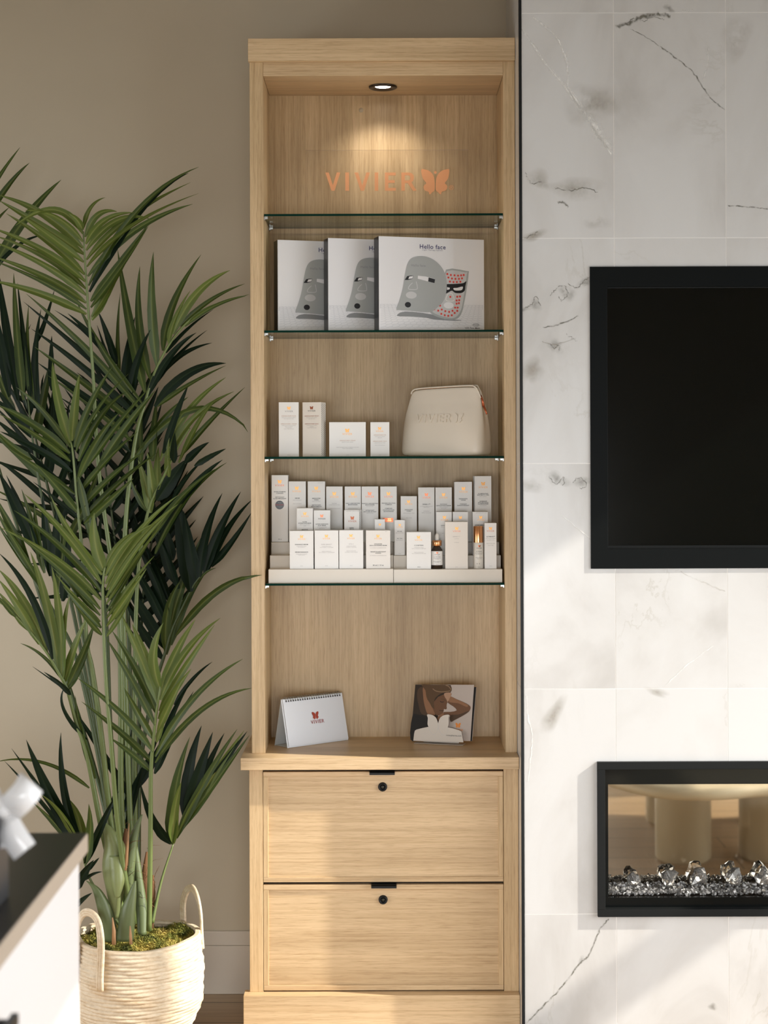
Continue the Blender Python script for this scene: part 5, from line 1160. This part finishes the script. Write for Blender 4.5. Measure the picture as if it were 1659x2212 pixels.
# top frond
hero([(278, 1990, 4.74), (262, 1740, 4.74), (261, 1500, 4.74), (256, 1320, 4.74), (234, 1170, 4.73), (212, 1000, 4.72), (203, 840, 4.71), (196, 740, 4.70), (190, 660, 4.69), (184, 570, 4.68), (180, 500, 4.67)], A,
     [(528, 575, 500, 500, 435, 468, 46, 'A'), (530, 600, 380, 320, 98, 548, 46, 'A'), (530, 650, 380, 440, 160, 450, 44, 'A'), (530, 690, 300, 430, -10, 352, 54, 'A'), (535, 730, 300, 560, -10, 384, 54, 'A'), (535, 780, 330, 620, 130, 480, 44, 'A'),
      (540, 860, 360, 660, 40, 470, 46, 'A'), (545, 905, 330, 690, -70, 555, 46, 'A'), (548, 950, 340, 720, -70, 600, 44, 'A'), (550, 990, 330, 780, -70, 640, 46, 'A'), (550, 1040, 330, 860, -70, 735, 46, 'A'), (552, 1080, 330, 900, -70, 760, 36, 'B'), (552, 1112, 250, 950, -70, 895, 46, 'A'),
      (535, 560, 560, 400, 672, 368, 36, 'A'), (543, 620, 600, 420, 748, 458, 40, 'A'), (548, 665, 640, 460, 855, 465, 40, 'A'), (550, 705, 730, 430, 958, 505, 40, 'A'), (552, 765, 760, 480, 1215, 272, 42, 'A'), (555, 810, 780, 520, 1266, 342, 42, 'A'), (560, 870, 820, 520, 1228, 410, 46, 'B'),
      (565, 930, 860, 330, 1268, 173, 42, 'B'), (570, 970, 880, 340, 1202, 212, 50, 'D'), (578, 1030, 720, 850, 960, 520, 46, 'B'), (580, 1070, 780, 820, 950, 545, 46, 'B'), (585, 1130, 740, 900, 870, 640, 52, 'A'), (585, 1150, 690, 960, 760, 850, 52, 'A')], 4, r0=.0095)
# right middle frond
hero([(296, 1990, 4.84), (291, 1700, 4.86), (292, 1400, 4.86), (300, 1220, 4.85), (321, 1101, 4.84), (351, 1034, 4.83), (385, 965, 4.81), (410, 925, 4.80)], A,
     [(1020, 2050, 1150, 1700, 1440, 1515, 44, 'A'), (1070, 2040, 1180, 1740, 1492, 1605, 44, 'A'), (1150, 2020, 1300, 1820, 1562, 1578, 38, 'B'), (1140, 2060, 1300, 1700, 1400, 1640, 42, 'A'), (840, 2050, 1250, 1480, 1602, 1868, 44, 'B'), (975, 2050, 980, 1850, 1005, 1625, 60, 'B'), (900, 2060, 880, 1900, 908, 1740, 46, 'B'),
      (1040, 2000, 1120, 1740, 1202, 1562, 44, 'D'), (1110, 2060, 1110, 1950, 1116, 1868, 50, 'D'), (1180, 2060, 1250, 1980, 1334, 1928, 50, 'D'), (1240, 2080, 1330, 2020, 1440, 1970, 36, 'D'), (900, 2000, 1020, 1760, 1200, 1640, 40, 'B'),
      (940, 2370, 860, 2250, 820, 2130, 46, 'B'), (960, 2380, 940, 2200, 880, 2040, 62, 'A'), (975, 2310, 970, 2180, 940, 1990, 56, 'A'), (1010, 2230, 1000, 2100, 1010, 1960, 54, 'A'), (1080, 2150, 1060, 2030, 1080, 1900, 50, 'A'),
      (1100, 2300, 1180, 2150, 1300, 2040, 40, 'D'), (990, 2640, 1140, 2250, 1446, 2058, 52, 'B'), (1000, 2600, 1180, 2200, 1420, 2040, 60, 'D'), (1000, 2300, 1100, 2150, 1185, 2040, 90, 'D'), (960, 2560, 1100, 2280, 1370, 2100, 46, 'B')], 5)
# dark right frond
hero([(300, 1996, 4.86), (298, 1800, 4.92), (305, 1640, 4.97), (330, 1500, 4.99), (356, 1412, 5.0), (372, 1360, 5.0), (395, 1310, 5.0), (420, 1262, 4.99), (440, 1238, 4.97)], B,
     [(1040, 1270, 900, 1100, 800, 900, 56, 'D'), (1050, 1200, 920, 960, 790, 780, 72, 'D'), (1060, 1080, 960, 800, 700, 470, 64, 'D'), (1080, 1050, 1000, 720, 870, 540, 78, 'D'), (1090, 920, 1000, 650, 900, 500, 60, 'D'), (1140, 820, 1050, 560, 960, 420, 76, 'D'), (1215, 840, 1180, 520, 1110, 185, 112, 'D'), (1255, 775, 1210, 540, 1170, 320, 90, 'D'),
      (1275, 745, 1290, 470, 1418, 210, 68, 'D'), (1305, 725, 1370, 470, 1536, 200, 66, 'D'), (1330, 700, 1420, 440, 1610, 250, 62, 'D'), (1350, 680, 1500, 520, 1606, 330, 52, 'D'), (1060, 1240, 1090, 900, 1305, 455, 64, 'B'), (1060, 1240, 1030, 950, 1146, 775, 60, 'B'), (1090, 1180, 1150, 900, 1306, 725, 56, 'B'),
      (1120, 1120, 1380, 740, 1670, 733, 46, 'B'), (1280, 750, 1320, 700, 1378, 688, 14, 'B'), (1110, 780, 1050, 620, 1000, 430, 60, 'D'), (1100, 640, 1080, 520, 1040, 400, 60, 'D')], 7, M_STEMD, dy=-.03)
# centre left frond
hero([(276, 1995, 4.68), (243, 1804, 4.66), (219, 1588, 4.64), (200, 1450, 4.63), (187, 1380, 4.62), (178, 1200, 4.61), (167, 1090, 4.60), (158, 985, 4.59), (153, 955, 4.59)], A,
     [(450, 1960, 270, 1680, 104, 1578, 50, 'B'), (448, 1935, 350, 1650, 335, 1418, 62, 'A'), (458, 1920, 470, 1700, 507, 1492, 58, 'A'), (475, 1960, 540, 1700, 716, 1448, 44, 'B'), (485, 1990, 580, 1720, 822, 1490, 42, 'B'), (500, 2050, 620, 1720, 805, 1608, 50, 'B'), (560, 2080, 750, 1800, 948, 1588, 54, 'B'), (620, 2100, 810, 1800, 990, 1600, 54, 'B'),
      (445, 2000, 220, 1790, -20, 1690, 54, 'B'), (450, 2050, 250, 1870, -20, 1740, 50, 'B'), (460, 2120, 260, 1960, 0, 1860, 46, 'D'), (480, 2260, 200, 2060, 40, 1960, 50, 'B'), (490, 2310, 300, 2120, 170, 1980, 50, 'D'), (500, 2380, 360, 2200, 220, 2060, 50, 'B'), (510, 2420, 380, 2300, 210, 2180, 30, 'D'),
      (490, 2180, 600, 1900, 760, 1740, 46, 'B'), (500, 2260, 680, 2020, 880, 1860, 46, 'B'), (520, 2350, 700, 2130, 920, 1990, 46, 'B'), (530, 2420, 740, 2180, 1010, 1990, 44, 'B'), (535, 2450, 700, 2300, 850, 2160, 44, 'B'), (500, 2150, 560, 2400, 610, 2680, 50, 'B')], 6, r0=.010)
# left middle dark frond
hero([(268, 1995, 4.74), (225, 1700, 4.78), (170, 1440, 4.80), (120, 1330, 4.80), (91, 1280, 4.80), (58, 1226, 4.80), (18, 1165, 4.79), (-20, 1110, 4.78)], B,
     [(240, 600, 110, 300, -6, 80, 72, 'D'), (250, 620, 160, 320, 40, 95, 58, 'D'), (270, 680, 220, 420, 138, 185, 44, 'B'), (285, 720, 230, 480, 220, 265, 54, 'B'), (320, 740, 290, 480, 272, 210, 54, 'D'), (345, 780, 360, 540, 358, 300, 64, 'D'), (180, 640, 60, 400, -50, 200, 56, 'B'), (230, 740, 100, 540, -40, 290, 58, 'B'), (290, 820, 150, 640, -10, 420, 50, 'B'),
      (400, 900, 430, 700, 440, 420, 64, 'D'), (370, 860, 400, 600, 420, 350, 50, 'B')], 8, M_STEMD, dy=-.03)
# left low frond
hero([(272, 1998, 4.66), (222, 1803, 4.64), (189, 1635, 4.63), (165, 1561, 4.63), (146, 1492, 4.62), (128, 1455, 4.61), (100, 1408, 4.60), (60, 1358, 4.59), (20, 1316, 4.58), (-10, 1295, 4.58)], B,
     [(300, 1225, 180, 880, -10, 695, 60, 'A'), (250, 1175, 130, 930, -10, 760, 52, 'A'), (180, 1085, 90, 950, -20, 830, 44, 'A'), (100, 1000, 40, 930, -30, 850, 30, 'B'), (335, 1270, 240, 820, -4, 595, 46, 'D'), (380, 1370, 320, 900, 194, 585, 62, 'A'), (392, 1375, 400, 950, 328, 672, 66, 'A'), (402, 1390, 390, 1080, 450, 850, 64, 'A'),
      (412, 1420, 470, 1180, 562, 990, 62, 'A'), (430, 1445, 540, 1240, 602, 1040, 52, 'B'), (440, 1460, 540, 1300, 585, 1120, 40, 'B'), (425, 1440, 300, 1220, 130, 1168, 24, 'B'), (440, 1480, 330, 1400, 208, 1316, 12, 'D'), (450, 1500, 400, 1430, 280, 1350, 30, 'D'), (555, 1780, 330, 1560, 420, 1440, 40, 'D'), (610, 2030, 500, 1720, 480, 1500, 50, 'B')], 9, r0=.0085)
# bright centre frond
hero([(286, 1998, 4.62), (262, 1840, 4.60), (250, 1736, 4.58), (240, 1607, 4.56), (230, 1490, 4.55), (224, 1371, 4.54), (222, 1290, 4.53), (224, 1240, 4.52), (227, 1225, 4.52)], B,
     [(665, 710, 580, 520, 600, 335, 74, 'A'), (668, 690, 740, 500, 885, 452, 34, 'A'), (672, 740, 780, 480, 1000, 400, 38, 'A'), (674, 790, 840, 440, 1138, 222, 40, 'A'), (676, 830, 860, 480, 1134, 282, 40, 'A'), (676, 880, 850, 560, 1080, 330, 38, 'A'), (678, 920, 860, 620, 1060, 380, 36, 'A'), (680, 970, 840, 700, 1000, 440, 36, 'B'), (680, 1010, 850, 760, 985, 610, 36, 'A'), (680, 1060, 820, 860, 935, 690, 34, 'A'), (680, 1125, 790, 980, 870, 800, 32, 'A'),
      (652, 730, 450, 500, 322, 225, 66, 'A'), (648, 790, 430, 440, 155, 215, 46, 'A'), (645, 840, 420, 540, 90, 320, 44, 'B'), (643, 890, 400, 600, -10, 425, 46, 'A'), (640, 950, 430, 700, 60, 440, 44, 'B'), (640, 990, 470, 800, 330, 680, 44, 'B'), (640, 1030, 500, 900, 350, 720, 42, 'A'), (645, 1070, 530, 950, 400, 800, 40, 'B'), (650, 1115, 560, 1020, 450, 880, 40, 'B')], 10, r0=.0088)
# lower right frond
hero([(322, 2010, 4.62), (325, 1804, 4.60), (326, 1669, 4.59), (331, 1600, 4.58), (337, 1545, 4.57), (343, 1505, 4.56), (346, 1482, 4.56)], B,
     [(1022, 1455, 930, 1250, 1042, 1036, 84, 'A'), (1005, 1550, 960, 1300, 842, 1045, 68, 'A'), (1000, 1540, 900, 1250, 768, 975, 52, 'A'), (1000, 1620, 900, 1350, 714, 1086, 52, 'B'), (988, 1690, 850, 1400, 678, 1136, 46, 'B'), (978, 1780, 870, 1600, 790, 1450, 44, 'B'), (976, 1860, 800, 1600, 488, 1385, 44, 'B'), (972, 1930, 800, 1740, 520, 1540, 42, 'B'), (962, 1985, 850, 1870, 700, 1770, 40, 'B'),
      (1028, 1465, 1100, 1230, 1246, 1016, 52, 'A'), (1024, 1530, 1140, 1200, 1406, 1006, 58, 'A'), (1016, 1600, 1150, 1350, 1368, 1050, 46, 'A'), (1010, 1650, 1100, 1480, 1220, 1330, 42, 'A'), (1004, 1730, 1080, 1560, 1160, 1400, 42, 'A'), (998, 1800, 1040, 1690, 1066, 1560, 40, 'A'), (990, 1890, 1200, 1460, 1548, 1268, 44, 'B'), (990, 1930, 1260, 1500, 1606, 1454, 38, 'B'),
      (1010, 1900, 1080, 1620, 1205, 1436, 48, 'D'), (1110, 1560, 1220, 1380, 1354, 1286, 28, 'D'), (985, 2000, 1050, 1860, 1120, 1740, 40, 'D')], 11, r0=.0078)
# short frond low on the right
hero([(329, 1993, 4.66), (348, 1905, 4.68), (374, 1824, 4.70)], C,
     [(1100, 960, 1080, 640, 1216, 270, 80, 'B'), (1110, 955, 1100, 760, 1160, 560, 60, 'A'), (1180, 790, 1190, 480, 1290, 200, 78, 'D'), (1190, 770, 1260, 540, 1362, 240, 78, 'D'), (1250, 660, 1330, 440, 1436, 248, 48, 'D'), (1130, 920, 1290, 560, 1518, 222, 54, 'B'), (1145, 890, 1340, 540, 1562, 232, 52, 'A'), (1155, 870, 1380, 560, 1597, 260, 52, 'B'),
      (1200, 760, 1400, 480, 1582, 236, 44, 'D'), (1095, 955, 950, 800, 900, 565, 80, 'D')], 16, r0=.0055)
# short frond low on the left, behind the desk
hero([(262, 2002, 4.62), (225, 1950, 4.62), (195, 1900, 4.62), (183, 1865, 4.62)], C,
     [(520, 1000, 300, 640, 74, 346, 54, 'D'), (530, 1010, 330, 700, 168, 290, 84, 'D'), (540, 1050, 370, 650, 390, 244, 56, 'D'), (510, 1000, 230, 620, 28, 426, 36, 'D'), (500, 1000, 340, 800, 205, 685, 50, 'B'), (520, 1030, 430, 740, 262, 640, 60, 'A'), (540, 1050, 540, 740, 395, 640, 72, 'A'), (545, 1090, 600, 860, 568, 700, 66, 'B'), (545, 1090, 640, 840, 760, 620, 50, 'D'),
      (560, 1130, 600, 1080, 635, 1045, 22, 'D'), (540, 1190, 590, 1140, 655, 1135, 22, 'D'), (470, 1260, 530, 1150, 600, 1060, 60, 'D'), (480, 1360, 530, 1310, 590, 1270, 40, 'D')], 18, r0=.0065)
def strays(items, name='leaflet'):
    for (px, py, Y, a, bd, ln, wd_, m, sd_) in items:
        q = LMB(PO); q.leaf(P(px, py, Y), R(a), R(bd), ln * Y / F, wd_ * Y / F, -.05, .3, m, random.Random(sd_)); o = q.build(name, palm); at_ = o.data.attributes.new('rib', 'FLOAT', 'POINT')
        for i, t in enumerate(q.rib): at_.data[i].value = t
strays([(193, 1702, 4.63, 138, 55, 220, 11, LB, 1), (255, 1850, 4.82, 72, 5, 220, 18, LD, 7), (262, 1760, 4.84, 62, 5, 200, 18, LD, 8), (225, 1800, 4.84, 70, 10, 240, 18, LD, 9), (280, 1720, 4.9, 120, 5, 240, 20, LD, 10), (300, 1700, 4.9, 60, 0, 240, 20, LD, 11)])
# leaf sheaths round the foot of the stems
M_SH = mat('pale_sheath_green', (.20, .235, .095), .36); M_SH2 = mat('sheath_green', (.105, .135, .055), .42); M_FIB = mat('dry_brown_fibre', (.16, .075, .03), .8); M_TAN = mat('dry_tan_stub', (.42, .24, .12), .7)
def sheath(path, widths, m, curl=.5, name='leaf_sheath'):
    pts = smooth([(p[0], p[1], p[2], w_) for p, w_ in zip(path, widths)], 6, False); q = MB(PO); nn = 10; vs = []
    for i, p in enumerate(pts):
        c = P(p[0], p[1], p[2]); w_ = p[3] * p[2] / F
        for k in range(nn + 1):
            a = (k / nn - .5) * pi * (.9); vs.append(c + Vector((sin(a) * w_ / 2, (1 - cos(a)) * w_ * curl, 0)))
    n = len(pts); fs = [(i * (nn + 1) + k, i * (nn + 1) + k + 1, (i + 1) * (nn + 1) + k + 1, (i + 1) * (nn + 1) + k) for i in range(n - 1) for k in range(nn)]
    q.add(vs, fs, m, smooth=True); o = q.build(name, palm); sd = o.modifiers.new('t', 'SOLIDIFY'); sd.thickness = .0018
sheath([(248, 1985, 4.60), (246, 1930, 4.60), (243, 1880, 4.60), (244, 1830, 4.61), (230, 1790, 4.62), (213, 1770, 4.64)], [14, 40, 54, 46, 22, 5], M_SH, .55)
sheath([(253, 1940, 4.585), (252, 1900, 4.585), (248, 1850, 4.60)], [10, 34, 38], M_SH, .6)
sheath([(238, 2035, 4.585), (226, 1975, 4.58), (208, 1925, 4.59), (187, 1903, 4.60)], [32, 34, 20, 3], M_SH2, .5)
sheath([(268, 2035, 4.57), (274, 1975, 4.57), (285, 1930, 4.58), (292, 1903, 4.59)], [38, 34, 18, 4], M_SH2, .5)
sheath([(276, 1950, 4.66), (278, 1880, 4.66), (288, 1810, 4.67), (306, 1760, 4.68)], [20, 24, 20, 4], M_SH2, .5)
sheath([(306, 2020, 4.64), (304, 1960, 4.66), (296, 1880, 4.68), (288, 1800, 4.70)], [20, 26, 18, 8], M_SH2, .5)
def stub(pa, r, m, name):
    q = MB(PO); q.tube([P(*p) for p in pa], r, m, 7, flat=.6); q.build(name, palm)
stub([(246, 2040, 4.56), (246, 2010, 4.555), (243, 1982, 4.56)], [.006, .005, .0015], M_TAN, 'dry_stub')
stub([(283, 2040, 4.56), (282, 2020, 4.56), (281, 2000, 4.565)], [.0045, .004, .0015], M_TAN, 'dry_stub')
stub([(271, 1880, 4.60), (275, 1830, 4.605), (279, 1778, 4.62)], [.004, .0045, .001], M_TAN, 'dry_stub')
stub([(268, 1870, 4.64), (270, 1830, 4.65), (272, 1790, 4.66)], [.012, .011, .004], M_FIB, 'fibre_tuft')
stub([(318, 2010, 4.67), (314, 1900, 4.69), (318, 1840, 4.70)], [.010, .014, .004], M_FIB, 'fibre_tuft')
stub([(326, 2005, 4.66), (330, 1930, 4.68), (331, 1890, 4.69)], [.008, .008, .002], M_FIB, 'fibre_tuft')
q = MB(PO); rn = random.Random(77)
for i in range(46):
    bx_, by_ = rn.choice(((270, 1800), (318, 1850), (331, 1900), (272, 1840))); a = rn.uniform(20, 150); p = P(bx_ + rn.uniform(-6, 6), by_ + rn.uniform(-20, 60), 4.66); ln = rn.uniform(.015, .05)
    d = Vector((cos(R(a)), rn.uniform(-.4, .2), sin(R(a)))); e = p + d * ln; q.tube([p, p + d * ln * .5 + Vector((0, 0, .003)), e + Vector((rn.uniform(-.01, .01), 0, -.004))], [.0006, .0004, .0002], M_FIB, 4)
q.build('fibres', palm)['kind'] = 'stuff'
